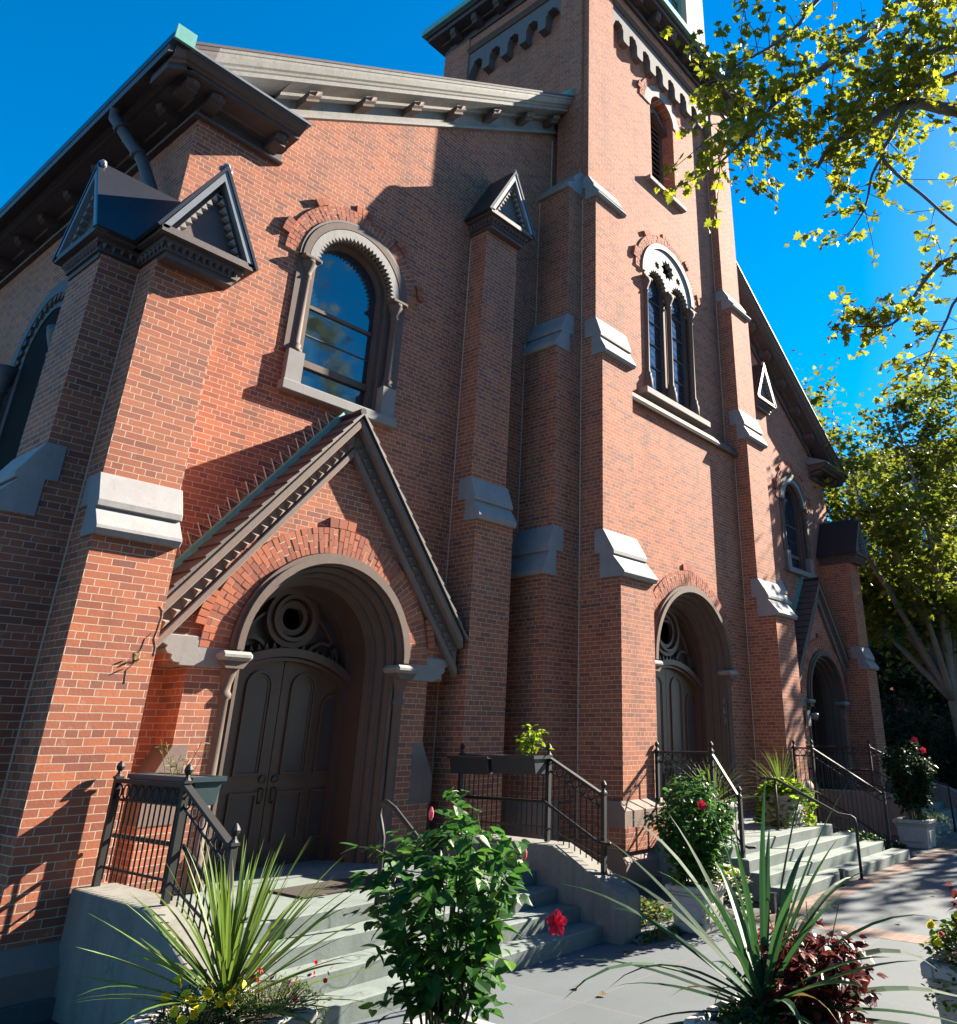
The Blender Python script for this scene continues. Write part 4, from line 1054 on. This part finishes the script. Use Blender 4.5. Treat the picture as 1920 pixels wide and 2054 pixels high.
# ================================================================ VEGETATION
R_ = random.Random(11)
def ru(a, b): return R_.uniform(a, b)
def rdir(zmin=-1, zmax=1):
    z = ru(zmin, zmax); a = ru(0, 2*pi); r = sqrt(max(0, 1-z*z)); return Vector((r*cos(a), r*sin(a), z))
SHAPES = {
 'ovate': ([(0, 0), (.12, .20), (.35, .34), (.62, .28), (.85, .12), (1, 0)], .10),
 'heart': ([(0, 0), (-.06, .22), (.15, .42), (.45, .40), (.75, .22), (1, 0)], .10),
 'narrow': ([(0, 0), (.3, .10), (.65, .09), (1, 0)], .04),
 'round': ([(0, 0), (.2, .35), (.55, .42), (.85, .26), (1, 0)], .06),
 'plane': ([(0, 0), (.02, .22), (-.08, .46), (.20, .36), (.30, .62), (.52, .30), (.72, .34), (.78, .14), (1.05, 0)], .06),
}
def leaf(mb, p, d, L, shape='ovate', nrm=None, curl=.15):
    """one leaf: two halves folded along the midrib"""
    half, fold = SHAPES[shape]
    d = d.normalized(); n = nrm if nrm is not None else Vector((0, 0, 1))
    n = (n-d*n.dot(d)); n = n.normalized() if n.length > 1e-3 else d.orthogonal().normalized()
    s = d.cross(n); k = len(half); vs = []
    for t, w in half: vs.append(p+d*(t*L)-n*(curl*t*t*L))
    for sg in (1, -1):
        for t, w in half[1:-1]: vs.append(p+d*(t*L)+s*(sg*w*L)+n*(fold*w*2*L-curl*t*t*L))
    m = k-2
    a = [0]+list(range(k, k+m))+[k-1]; b = [0]+list(range(k+m, k+2*m))+[k-1]
    fs = []
    mid = list(range(1, k-1))
    fs.append(tuple(a+mid[::-1])); fs.append(tuple((b+mid[::-1])[::-1]))
    mb.add(vs, fs)
def blade(mb, p, az, el, L, w, droop, n=8, vfold=.22, twist=0):
    """long strap leaf with a keel, bending over under its weight"""
    pts = []; q = Vector(p); e = el
    for i in range(n+1):
        pts.append((q.copy(), e)); f = i/n
        e2 = e-droop*(f**1.3)/n*2.0
        q = q+Vector((cos(az)*cos(e), sin(az)*cos(e), sin(e)))*(L/n); e = e2
    side = Vector((-sin(az), cos(az), 0)); vs = []
    for i, (c, e) in enumerate(pts):
        f = i/n; ww = w*(.55+.9*f if f < .4 else .91*(1-((f-.4)/.6)**1.6))+.0008
        nn = Vector((-cos(az)*sin(e), -sin(az)*sin(e), cos(e)))
        sd = side*cos(twist*f)+nn*sin(twist*f)
        vs += [c+sd*ww/2+nn*ww*vfold, c, c-sd*ww/2+nn*ww*vfold]
    fs = []
    for i in range(n):
        a = i*3; fs += [(a, a+1, a+4, a+3), (a+1, a+2, a+5, a+4)]
    mb.add(vs, fs)
def spike_plant(label, x, y, z, nb, Lr, w, mat, el=(10, 88), droop=(.1, 1.0), stem=.12, group='spiky strap leaved plants', pw=1.0, short=.75, dry=6):
    t = thing('spike_plant', label, 'plant', (x, y, z), group)
    mb = MB()
    for i in range(nb):
        f = ((i+.5)/nb)**pw; e = radians(el[1]+(el[0]-el[1])*f+ru(-8, 8)); L = ru(*Lr)*(short+(1-short)*min(1, f*1.6))
        az = i*2.39996+ru(-.4, .4)
        b = Vector((x+cos(az)*.025, y+sin(az)*.025, z+stem*(1-f)))
        blade(mb, b, az, e, L, w*ru(.7, 1.15), ru(*droop)*(.3+f), 9, .2, ru(-.6, .6))
    mb.build('leaves', mat, t, False, False)
    mb = MB()
    for i in range(dry):
        az = ru(0, 2*pi); blade(mb, (x+cos(az)*.03, y+sin(az)*.03, z+stem*.3), az, radians(ru(-10, 25)), ru(*Lr)*.6, w*.8, ru(1.0, 2.2), 8, .2, ru(-1, 1))
    if dry: mb.build('dry_leaves', 'lf_dry', t, False, False)
    MB().tube([(x, y, z-.05), (x, y, z+stem)], [.04, .03], 8).build('stem', 'bark_dark', t)
    return t
def bush(label, x, y, z, h, rx, nst, lsize, mat, shape='heart', top=None, name='shrub', cat='shrub', flowers=None, stemmat='stem', dens=1.0, group=None, lean=(0, 0), base=.05, up=.25, zlo=.18, split=.85):
    """multi-stemmed shrub: arching stems, side twigs, leaves along all of them"""
    t = thing(name, label, cat, (x, y, z), group)
    st = MB(); lf = MB(); tips = []
    for i in range(nst):
        az = i*2.39996+ru(-.4, .4); rr = rx*sqrt((i+.5)/nst)*ru(.75, 1.1); hh = h*(1-.35*((i+.5)/nst))*ru(.82, 1.05)
        b = Vector((x+cos(az)*base*ru(.2, 1), y+sin(az)*base*ru(.2, 1), z))
        e = Vector((x+cos(az)*rr+lean[0]*hh, y+sin(az)*rr+lean[1]*hh, z+hh))
        c = b+Vector((cos(az)*rr*.35, sin(az)*rr*.35, hh*.6)); k = 9; pts = []
        for j in range(k+1):
            u = j/k; pts.append(b*(1-u)**2+c*2*u*(1-u)+e*u*u)
        st.tube(pts, .008*sqrt(h), 5, True, .0025); tips.append((pts[-1], (pts[-1]-pts[-2]).normalized()))
        nl = int(h/lsize*2.6*dens)
        for j in range(nl):
            u = zlo+(1-zlo)*(j+ru(0, 1))/nl; q = b*(1-u)**2+c*2*u*(1-u)+e*u*u
            if ru(0, 1) < split:
                sd = (Vector((cos(az), sin(az), 0))*ru(-.2, 1)+rdir(-.3, .7)).normalized()
                tl = lsize*ru(.5, 2.6)*(1.15-.5*u); tw = [q, q+sd*tl*.5+Vector((0, 0, .1*tl)), q+sd*tl]
                st.tube(tw, .0028, 3, False, .0015); anchors = [tw[1], tw[2], tw[2]]
            else: anchors = [q, q]
            for a in anchors:
                d = (rdir(-.75, .35)+Vector((a.x-x, a.y-y, 0))*.9/max(rx, .05)).normalized()
                L = lsize*ru(.55, 1.1); pet = a+d*lsize*.18
                leaf(lf, pet, d, L, shape, (Vector((0, 0, 1))+rdir()*.55).normalized(), ru(0, .3))
    st.build('stems', stemmat, t); lf.build('leaves', mat, t, False, False)
    return t, tips
def flower(name, label, p, r, mat, d=None, n=5, parent=None, stamen=False):
    mb = MB(); d = (d or rdir(.0, .8)).normalized(); u = d.orthogonal().normalized(); w = d.cross(u)
    for i in range(n):
        a = 2*pi*i/n; q = (u*cos(a)+w*sin(a))*.9+d*.35
        leaf(mb, p, q, r, 'round', d, .2)
    if stamen: mb.tube([p, p+d*r*1.0], .006, 5)
    if parent is not None: return mb.build(name, mat, parent, False, False)
def carpet(label, cx, cy, z, rx, ry, h, n, size, mats, shape='ovate', name='trailing_plant', cat='plant', hang=0.0, group=None, spiky=0):
    """low mound of small leaves, optionally spilling over an edge"""
    t = thing(name, label, cat, (cx, cy, z), group); per = {m: MB() for m in mats}; st = MB()
    for i in range(n):
        a = ru(0, 2*pi); r = sqrt(ru(0, 1)); px, py = cx+cos(a)*rx*r, cy+sin(a)*ry*r
        top = z+h*(1-r*r)*ru(.35, 1)
        if hang and r > .78: top = z+ru(-hang, h*.25)
        p = Vector((px, py, top)); m = mats[int(ru(0, len(mats)-1e-6))]
        d = (rdir(-.2, .9)+Vector((cos(a), sin(a), 0))*.5).normalized()
        leaf(per[m], p, d, size*ru(.6, 1.3), shape, (Vector((0, 0, 1))+rdir()*.6).normalized(), ru(0, .3))
        if i % 5 == 0: st.tube([(cx+(px-cx)*.5, cy+(py-cy)*.5, min(z, top)), p], .002, 3, False)
    for m, b in per.items(): b.build('leaves', m, t, False, False)
    st.build('stems', 'stem', t)
    return t
def bloom(parent, pts, r, mat, name='flower', n=6):
    for p in pts: flower(name, None, Vector(p), r, mat, rdir(.1, 1), n, parent)
# ---------------------------------------------------------------- bottom left planter
spike_plant('bright green spiky plant in the bottom left planter', 3.00, 4.92, .60, 100, (.72, 1.02), .034, 'lf_spike', (6, 87), (.05, .75), .16, short=.70)
c = carpet('olive trailing plant with tiny red flowers spilling over the bottom left planter', 3.18, 4.80, .60, .36, .32, .16, 1700, .028, ['lf_olive', 'lf_olive', 'lf_hib'], 'narrow', hang=.16)
bloom(c, [(3.18+ru(-.3, .36), 4.75+ru(-.32, .2), .74+ru(-.05, .06)) for _ in range(14)], .016, 'fl_red')
bloom(c, [(3.25+ru(-.2, .3), 4.75+ru(-.3, .2), .76+ru(-.04, .06)) for _ in range(9)], .015, 'fl_pink')
c = carpet('yellow flowering marigold at the left rim of the bottom left planter', 2.82, 4.86, .60, .24, .26, .22, 620, .05, ['lf_hib', 'lf_dark'], 'narrow', name='marigold', cat='flower', hang=.1)
bloom(c, [(2.80+ru(-.22, .10), 4.82+ru(-.24, .15), .80+ru(-.12, .05)) for _ in range(22)], .028, 'fl_yellow', n=11)
# ---------------------------------------------------------------- hibiscus in the middle
hb, tips = bush('tall hibiscus with dark heart shaped leaves and one red bloom before the nearest steps', 3.77, 3.98, .42, 1.32, .55, 18, .10, 'lf_hib', 'heart', name='hibiscus', dens=.70, base=.14, zlo=.15)
cv = Vector((3.86, 3.86, 0))
for (x, y, z) in ((4.26, 3.56, 1.0),): flower('bloom', None, Vector((x, y, z)), .075, 'fl_red', Vector((-.3, -.7, .15)), 5, hb, True)
for (x, y, z) in ((3.62, 4.02, 1.60), (4.14, 3.72, 1.36)):
    m = MB(); m.lathe((x, y, z), [(.003, -.03), (.014, -.01), (.016, .015), (.005, .045)], 8); m.build('bud', 'fl_pink', hb)
# ---------------------------------------------------------------- big dark spiky plant, coleus
spike_plant('large dark green spiky plant arching over the lower right foreground', 5.10, 2.64, .50, 52, (.98, 1.45), .062, 'lf_spike2', (-4, 88), (.3, 1.7), .18, pw=.62, short=.88)
cl, _ = bush('dark red coleus with seed spikes beside the big spiky plant', 5.36, 2.44, .46, .50, .34, 26, .085, 'lf_red', 'ovate', name='coleus', cat='plant', dens=1.3, base=.16, zlo=.05)
for i in range(9):
    sp = MB()
    a = ru(0, 2*pi); r = ru(.05, .32); b = Vector((5.36+cos(a)*r, 2.44+sin(a)*r, .80+ru(-.15, .08))); d = (Vector((cos(a)*.4, sin(a)*.4, 1))).normalized()
    sp.tube([b, b+d*.24], .003, 4)
    for k in range(14):
        q = b+d*(.05+k*.014)
        for s_ in range(3): leaf(sp, q, rdir(-.1, .4), .016, 'narrow')
    sp.build('seed_spike', 'lf_olive', cl, False, False)
c = carpet('dark trailing plant with red blooms at the foot of the big spiky plant', 4.98, 2.60, .50, .34, .34, .10, 500, .04, ['lf_dark', 'lf_hib'], 'ovate', hang=.1)
bloom(c, [(4.86, 2.4, .58), (5.12, 2.42, .60), (5.25, 2.35, .56)], .03, 'fl_red', n=7)
# ---------------------------------------------------------------- right edge planter
c = carpet('mixed bedding plants in pink and yellow at the right edge planter', 6.70, 1.80, .62, .40, .38, .26, 1300, .05, ['lf_hib', 'lf_lime', 'lf_olive'], 'ovate', name='bedding_plant', cat='flower', hang=.28)
bloom(c, [(6.5+ru(-.15, .3), 1.9+ru(-.3, .15), .82+ru(-.12, .1)) for _ in range(9)], .028, 'fl_yellow', n=8)
bloom(c, [(6.5+ru(-.15, .3), 1.9+ru(-.3, .15), .82+ru(-.12, .1)) for _ in range(9)], .026, 'fl_pink')
bush('pale seeding coleus rising from the right edge planter', 6.84, 1.70, .62, .50, .26, 12, .07, 'lf_red', 'ovate', name='coleus', cat='plant', dens=1.2, base=.12)
# ---------------------------------------------------------------- middle planter by the tower steps
mh, _ = bush('bushy hibiscus with one orange red bloom in the square white planter', 9.04, 5.44, .43, 1.18, .50, 26, .085, 'lf_hib', 'ovate', name='hibiscus', dens=1.25, base=.15, zlo=.10)
flower('bloom', None, Vector((8.72, 5.14, 1.30)), .06, 'fl_red', Vector((-.6, -.6, .3)), 5, mh)
c = carpet('variegated yellow vine trailing over the square white planter', 9.20, 5.22, .52, .40, .34, .12, 900, .045, ['lf_lime', 'lf_olive', 'fl_white'], 'ovate', hang=.45)
c = carpet('low green ground cover at the foot of the nearest right cheek wall', 9.05, 7.1, .03, .72, 1.25, .30, 2600, .045, ['lf_hib', 'lf_olive', 'lf_dark'], 'round', name='ground_cover', cat='ground cover'); c['kind'] = 'stuff'
c = carpet('low variegated ivy creeping on the pavement between cheek wall and square planter', 8.55, 5.62, .0, .50, .16, .07, 500, .04, ['lf_olive', 'lf_grey', 'lf_hib'], 'plane', name='ground_cover', cat='ground cover'); c['kind'] = 'stuff'
# tower landing planters
spike_plant('thin leaved spiky plant on the tower landing behind the bushy hibiscus', 11.85, 6.75, 1.06, 70, (.55, .85), .018, 'lf_spike', (5, 87), (.1, .9))
spike_plant('thin arching spiky plant over the lime green leaves on the tower landing', 14.45, 6.85, 1.08, 70, (.6, .95), .018, 'lf_spike', (0, 86), (.3, 1.3))
c = carpet('lime green sweet potato vine cascading on the tower landing', 14.45, 6.80, 1.02, .55, .52, .30, 1300, .085, ['lf_lime', 'lf_lime', 'lf_hib'], 'heart', hang=.46)
# far planter
fh, _ = bush('dark flowering shrub with red blooms by the far porch steps', 17.85, 5.62, .48, 1.55, .48, 22, .10, 'lf_dark', 'ovate', name='hibiscus', dens=1.3, base=.15)
for p in ((17.65, 5.35, 1.95), (17.95, 5.3, 1.75)): flower('bloom', None, Vector(p), .07, 'fl_red', Vector((-.6, -.5, .3)), 5, fh)
carpet('grey green trailing plant spilling from the far planter onto the pavement', 18.15, 5.45, .46, .50, .45, .18, 1400, .05, ['lf_grey', 'lf_grey', 'lf_hib'], 'narrow', hang=.5)
carpet('low plants behind the far railing beside the tower steps', 17.3, 6.6, .03, .55, .9, .25, 900, .06, ['lf_dark', 'lf_hib'], 'ovate')
# young plant in the railing planter, dry stalks in the other, weeds
bush('young light green plant in the railing planter box', 7.97, 7.12, 1.79, .36, .10, 5, .075, 'lf_lime', 'ovate', name='young_plant', cat='plant', dens=1.2, base=.04)
t = thing('dry_stalk', 'dry beige stalk standing in the teal planter box', 'plant', (3.70, 7.35, 1.72))
m = MB()
for i in range(10):
    a = ru(0, 6.28); b = Vector((3.70+ru(-.06, .06), 7.35+ru(-.22, .22), 1.71)); d = Vector((cos(a)*.4, sin(a)*.4, 1)).normalized(); L = ru(.08, .34)
    m.tube([b, b+d*L*.5, b+d*L+Vector((0, 0, .02))], .003, 4)
    for k in range(5): q = b+d*L*ru(.3, 1); m.tube([q, q+rdir(-.1, .8)*.05], .002, 3)
m.build('stalks', 'lf_olive', t)
t = thing('creeper_vine', 'thin leafless creeper clinging to the edge of the big sunlit buttress', 'vine', (3.6, 8.05, 2.6))
m = MB()
for (x, z, n) in ((3.60, 3.2, 7), (3.52, 2.8, 5), (3.58, 2.95, 5)):
    q = Vector((x, 8.077, z)); pts = [q.copy()]
    for k in range(n): q = q+Vector((ru(-.07, .05), 0, -ru(.03, .09))); q.x = min(q.x, 3.64); pts.append(q.copy())
    m.tube(pts, .0025, 4)
m.build('stems', 'bark_dark', t)
m = MB()
for i in range(7): leaf(m, Vector((3.5+ru(-.04, .1), 8.05, 2.72+ru(-.06, .06))), rdir(-.3, .5), .03, 'round')
m.build('leaves', 'lf_lime', t, False, False)
# ---------------------------------------------------------------- plane tree overhanging from the right
BR = {'limb': [(12.6, -1.7, 8.6), (11.29, -0.79, 9.41), (10.44, 0.19, 9.85), (9.67, 1.15, 9.98), (9.08, 1.52, 9.87), (8.67, 1.76, 9.58), (8.3, 2.15, 9.17), (7.91, 2.36, 8.81), (7.63, 2.49, 8.34)],
'b2': [(12.4, -2.1, 10.2), (10.6, -1.4, 12.2), (9.1, -0.58, 12.67), (9.01, 0.44, 12.06), (8.81, 1.4, 11.45), (8.56, 1.74, 10.9), (8.2, 2.08, 10.44), (7.84, 2.54, 9.91), (7.45, 2.82, 9.44), (7.15, 2.93, 8.92), (6.8, 2.98, 8.48), (6.44, 3.21, 7.95)],
'b2b': [(6.8, 2.9, 8.5), (6.36, 2.95, 8.32), (6.18, 3.12, 8.11), (6.02, 3.25, 7.9)],
'b3': [(10.0, -0.9, 12.4), (8.11, 0.82, 12.17), (7.9, 1.56, 11.51), (7.59, 2.19, 10.86), (7.29, 2.39, 10.28), (6.91, 2.63, 9.74), (6.46, 2.87, 9.24), (6.1, 2.94, 8.72)],
'b4': [(9.1, 1.5, 9.88), (8.6, 1.6, 9.45), (8.4, 1.67, 9.14), (8.32, 1.74, 8.92), (8.27, 1.89, 8.65), (8.31, 1.77, 8.32), (8.38, 1.55, 7.96), (8.52, 1.27, 7.49), (8.54, 0.96, 7.17)],
'b5': [(8.3, 1.85, 8.7), (8.39, 2.07, 8.52), (8.37, 2.17, 8.18), (8.28, 2.24, 7.93), (8.19, 2.43, 7.63)],
'b6': [(12.5, -1.6, 8.3), (11.6, -0.5, 8.1), (10.41, 0.79, 7.97), (9.9, 1.55, 7.89), (9.56, 1.82, 7.6), (9.29, 2.06, 7.15), (9.0, 2.28, 6.73), (8.53, 2.56, 6.59)],
'b7': [(11.2, -.1, 8.05), (10.04, 1.28, 7.52), (9.84, 1.65, 7.25), (9.69, 1.78, 6.94), (9.57, 1.99, 6.53), (9.42, 2.13, 6.17)],
'b8': [(11.4, -1.8, 11.0), (9.47, -0.44, 11.66), (9.45, 0.41, 10.97), (9.07, 1.02, 10.59), (8.68, 1.48, 10.2), (8.35, 1.96, 9.71), (7.96, 2.39, 9.26)],
'b9': [(11.8, -1.9, 10.4), (9.63, 0.18, 10.78), (9.46, 0.95, 10.42), (9.15, 1.43, 10.2), (8.8, 1.74, 10.02)],
'b10': [(9.8, -1.0, 12.45), (8.51, 0.17, 11.87), (8.43, 0.87, 11.24), (8.33, 1.12, 10.61), (8.13, 1.45, 10.06)]}
RAD = {'limb': (.13, .022), 'b2': (.10, .012), 'b2b': (.014, .006), 'b3': (.05, .008), 'b4': (.035, .014), 'b5': (.02, .007), 'b6': (.05, .010), 'b7': (.03, .007), 'b8': (.07, .012), 'b9': (.05, .012), 'b10': (.04, .01)}
DEN = {'limb': 2.2, 'b2': 2.3, 'b2b': 2.6, 'b3': 2.0, 'b4': 2.0, 'b5': 2.4, 'b6': 1.7, 'b7': 1.9, 'b8': 2.9, 'b9': 3.0, 'b10': 2.9}
t = thing('plane_tree', 'plane tree with yellow green leaves reaching in from the top right', 'tree', (13.2, -2.2, 0), 'plane trees')
tk = MB().tube([(13.25, -2.25, -.1), (13.1, -2.15, 3), (12.9, -2.0, 6), (12.6, -1.75, 8.4), (12.3, -2.0, 10.4), (11.9, -2.2, 13)], [.36, .30, .26, .22, .15, .06], 12)
tk.build('trunk', 'bark', t, True)
bm_ = MB(); lf = MB()
def smooth(pts, k=4):
    pts = [Vector(p) for p in pts]; out = []
    for i in range(len(pts)-1):
        p0, p1, p2, p3 = pts[max(0, i-1)], pts[i], pts[i+1], pts[min(len(pts)-1, i+2)]
        for j in range(k):
            u = j/k; out.append(.5*((2*p1)+(p2-p0)*u+(2*p0-5*p1+4*p2-p3)*u*u+(3*p1-p0-3*p2+p3)*u**3))
    out.append(pts[-1]); return out
def twig_leaves(bm, lf, q, d, L, lsize, shape, nl):
    e = q+d*L; mid = q+d*L*.5+rdir()*L*.10
    bm.tube([q, mid, e], .0065, 4, False, .0025)
    for k in range(nl):
        u = ru(.35, 1.05); a = q.lerp(e, u)+rdir()*lsize*.5
        ld = (d*.5+rdir(-.9, .5)).normalized()
        leaf(lf, a, ld, lsize*ru(.65, 1.15), shape, (Vector((0, 0, 1))+rdir()*.8).normalized(), ru(0, .35))
for k, pts in BR.items():
    sp_ = smooth(pts); r0, r1 = RAD[k]
    bm_.tube(sp_, r0, 7, True, r1)
    ln = sum((sp_[i+1]-sp_[i]).length for i in range(len(sp_)-1)); nt = int(ln*DEN[k]*3.3)
    for i in range(nt):
        u = .20+.80*sqrt(ru(0, 1)) if k not in ('b4', 'b5', 'b2b') else ru(.3, 1)
        x = u*(len(sp_)-1); j = min(len(sp_)-2, int(x)); q = sp_[j].lerp(sp_[j+1], x-j)
        d = (rdir(-.6, .8)+(sp_[j+1]-sp_[j]).normalized()*.6).normalized(); L = ru(.18, .75)
        twig_leaves(bm_, lf, q, d, L, .098, 'plane', int(ru(6, 12)))
        if ru(0, 1) < .45:
            q2 = q+d*L*.8; d2 = (d+rdir()*.8).normalized(); twig_leaves(bm_, lf, q2, d2, ru(.2, .5), .095, 'plane', int(ru(5, 10)))
bm_.build('branches', 'bark_dark', t, True); lf.build('leaves', 'lf_plane', t, False, False)
# ---------------------------------------------------------------- background trees
def tree(label, x, y, h, r, nl, lsize, leafm, trunk=.25, lean=(0, 0), crown0=.35, forks=6, name='plane_tree', group=None, shape='round', bark='bark', zs=1.0, tw=.9):
    t = thing(name, label, 'tree', (x, y, 0), group)
    b = MB(); lf = MB(); top = Vector((x+lean[0], y+lean[1], h))
    base = Vector((x, y, -.1)); f0 = base.lerp(top, crown0)
    b.tube(smooth([base, base.lerp(top, crown0*.5)+Vector((ru(-.2, .2), ru(-.2, .2), 0)), f0]), trunk, 10, True, trunk*.75)
    ends = []
    for i in range(forks):
        az = i*2*pi/forks+ru(-.5, .5); rr = r*ru(.45, 1.0); hh = h*(crown0+(1-crown0)*ru(.35, 1.0))
        e = Vector((top.x+cos(az)*rr, top.y+sin(az)*rr, hh)); m = f0.lerp(e, .5)+Vector((ru(-.4, .4), ru(-.4, .4), ru(0, .8)))
        sp_ = smooth([f0, m, e], 6); b.tube(sp_, trunk*.55, 7, True, trunk*.08)
        for k in range(9):
            u = ru(.25, 1); q = sp_[min(len(sp_)-1, int(u*len(sp_)))]; d = (rdir(-.3, .8)+Vector((cos(az), sin(az), .2))*.5).normalized(); L = ru(.5, .5+r*.55)
            e2 = q+d*L; b.tube([q, q+d*L*.5+rdir()*.1, e2], trunk*.14, 5, False, trunk*.04); ends.append((q, e2))
    for i in range(nl):
        q, e2 = ends[int(ru(0, len(ends)-1e-6))]; u = ru(.15, 1.1); p = q.lerp(e2, u)+rdir()*abs(R_.gauss(0, tw*.5))
        leaf(lf, p, rdir(-.8, .5), lsize*ru(.6, 1.2), shape, (Vector((0, 0, 1))+rdir()*.8).normalized(), ru(0, .3))
    b.build('trunk', bark, t, True); lf.build('leaves', leafm, t, False, False)
    return t
tree('tall yellowing plane tree growing beside the far corner of the church', 28.4, 6.6, 15.6, 4.4, 24000, .18, 'lf_mid', .22, (-.4, 2.9), .20, 13, group='plane trees', shape='plane', tw=1.35)
tree('dark evergreen tree in the gap behind the far church corner', 31.5, 12.2, 10, 2.2, 5200, .22, 'lf_dark', .25, (0, 0), .08, 9, 'dark_tree', None, 'narrow', 'bark_dark', tw=1.0)
tree('pale green tree catching light far behind the church corner', 38, 13.5, 13, 3.0, 3800, .22, 'lf_mid', .2, (0, 0), .25, 7, 'dark_tree', None, 'round', 'bark_dark', tw=1.0)
tree('plane tree shading the pavement beyond the right edge', 31.0, .6, 12.5, 3.6, 3600, .22, 'lf_mid', .25, (-.5, .3), .35, 8, group='plane trees', shape='plane', tw=1.1)
tree('plane tree across the street reflected in the church windows', 16.5, -7.5, 20, 5.0, 5500, .26, 'lf_mid', .3, (0, 0), .3, 9, group='plane trees', shape='plane', tw=1.2)
far = bpy.data.objects[[o.name for o in COL.objects if o.get('label', '').startswith('plane tree across')][0]]
copy_tree(far, (-11, -2.0, -1.5), None, 'unseen plane tree left of the reflected one, added to block sky light')  # out of view, added to hold sky light off the shaded brick
copy_tree(far, (-22, -1.0, -3.0), None, 'unseen plane tree farthest to the left across the street, added to block sky light')  # another added crown out of view, screening the facade from low sky
tree('dark leafy tree between the church corner and the apartment block', 34, 9.6, 8.5, 2.4, 5200, .24, 'lf_dark', .2, (0, 0), .05, 9, 'dark_tree', None, 'round', 'bark_dark', tw=1.0)
# dark shrubs at the far right
for i, (lab, x, y, h, r, m, n) in enumerate((
    ('dark rounded shrub at the far end of the church wall', 27.6, 8.6, 3.4, 1.3, 'lf_dark', 34),
    ('dark green shrub behind the far porch railing', 30.0, 8.4, 3.0, 1.4, 'lf_dark', 30),
    ('pale flowering shrub at the far right above the blue cheek wall', 28.6, 6.2, 1.9, .9, 'lf_grey', 26),
    ('leafy green shrub catching sun at the right edge', 31.5, 6.6, 2.4, 1.0, 'lf_mid', 24))):
    bush(lab, x, y, 0, h, r, n, .17, m, 'ovate', dens=.9, base=.3, stemmat='bark_dark', group='shrubs at the far corner', zlo=.05)
# ---------------------------------------------------------------- buildings
M['dkbrick'] = brick_mat('dark_brick', (.16, .05, .04), (.10, .035, .03), (.16, .12, .10), stain=.3)
M['winframe'] = flat_mat('window_frame_paint', (.30, .30, .29), .5)
def building(label, x0, x1, y0, y1, h, face, cols, rows, mat='dkbrick', z0=3.0, fh=3.3):
    b = thing('brick_building', label, 'building', ((x0+x1)/2, (y0+y1)/2, 0), None)
    MB().box(x0, x1, y0, y1, -.5, h).build('wall', mat, b)
    MB().box(x0-.3, x1+.3, y0-.3, y1+.3, h, h+.5).build('cornice', 'cornice_dark', b)
    for r in range(rows):
        for c in range(cols):
            z = z0+r*fh-2.2
            if face == 'w':
                u = y0+(y1-y0)*(c+.5)/cols; w = .62
                f = MB(); f.box(x0-.06, x0+.02, u-w-.1, u-w, z, z+1.9); f.box(x0-.06, x0+.02, u+w, u+w+.1, z, z+1.9); f.box(x0-.08, x0+.02, u-w-.1, u+w+.1, z+1.9, z+2.1); f.box(x0-.14, x0+.02, u-w-.15, u+w+.15, z-.14, z); f.box(x0-.05, x0+.02, u-w, u+w, z+.92, z+.99)
                o = f.build('window', 'winframe', b); MB().box(x0-.03, x0-.02, u-w, u+w, z, z+1.9).build('pane', 'glass', o)
            else:
                yf = y1; u = x0+(x1-x0)*(c+.5)/cols; w = .62
                f = MB(); f.box(u-w-.1, u-w, yf-.02, yf+.06, z, z+1.9); f.box(u+w, u+w+.1, yf-.02, yf+.06, z, z+1.9); f.box(u-w-.1, u+w+.1, yf-.02, yf+.08, z+1.9, z+2.1); f.box(u-w-.15, u+w+.15, yf-.02, yf+.14, z-.14, z); f.box(u-w, u+w, yf-.02, yf+.05, z+.92, z+.99)
                o = f.build('window', 'winframe', b); MB().box(u-w, u+w, yf+.02, yf+.03, z, z+1.9).build('pane', 'glass', o)
    return b
building('dark red brick apartment block half hidden by trees at the right', 44, 60, -6, 15.2, 16.6, 'w', 9, 5)
building('unseen brick row house behind the viewer, added to block sky light', -22, -2, -30, -16, 12.5, 'n', 8, 4)  # row houses out of view, added to lower the sky fill on the facade
building('unseen brick row house facing the tower, added to block sky light', -1.5, 20, -30, -16, 13.5, 'n', 9, 4)  # second added row house, also there to screen off sky

# fallen leaves on the pavement and steps
for i in range(26):
    x, y = ru(5, 15), ru(3.2, 5.6); z = .006
    if i % 4 == 0: x, y, z = ru(4.5, 7.5), ru(7.1, 7.5), .594
    m = MB(); leaf(m, Vector((0, 0, 0)), rdir(-.1, .12), ru(.05, .10), 'plane', Vector((0, 0, 1)), ru(-.3, .1))
    o = m.build('fallen_leaf', 'lf_dry', None, False, False); o.location = (x, y, z+.01)
    tag(o, 'dry brown leaf lying flat on the grey paving or steps', 'leaf', 'fallen leaves on the ground')
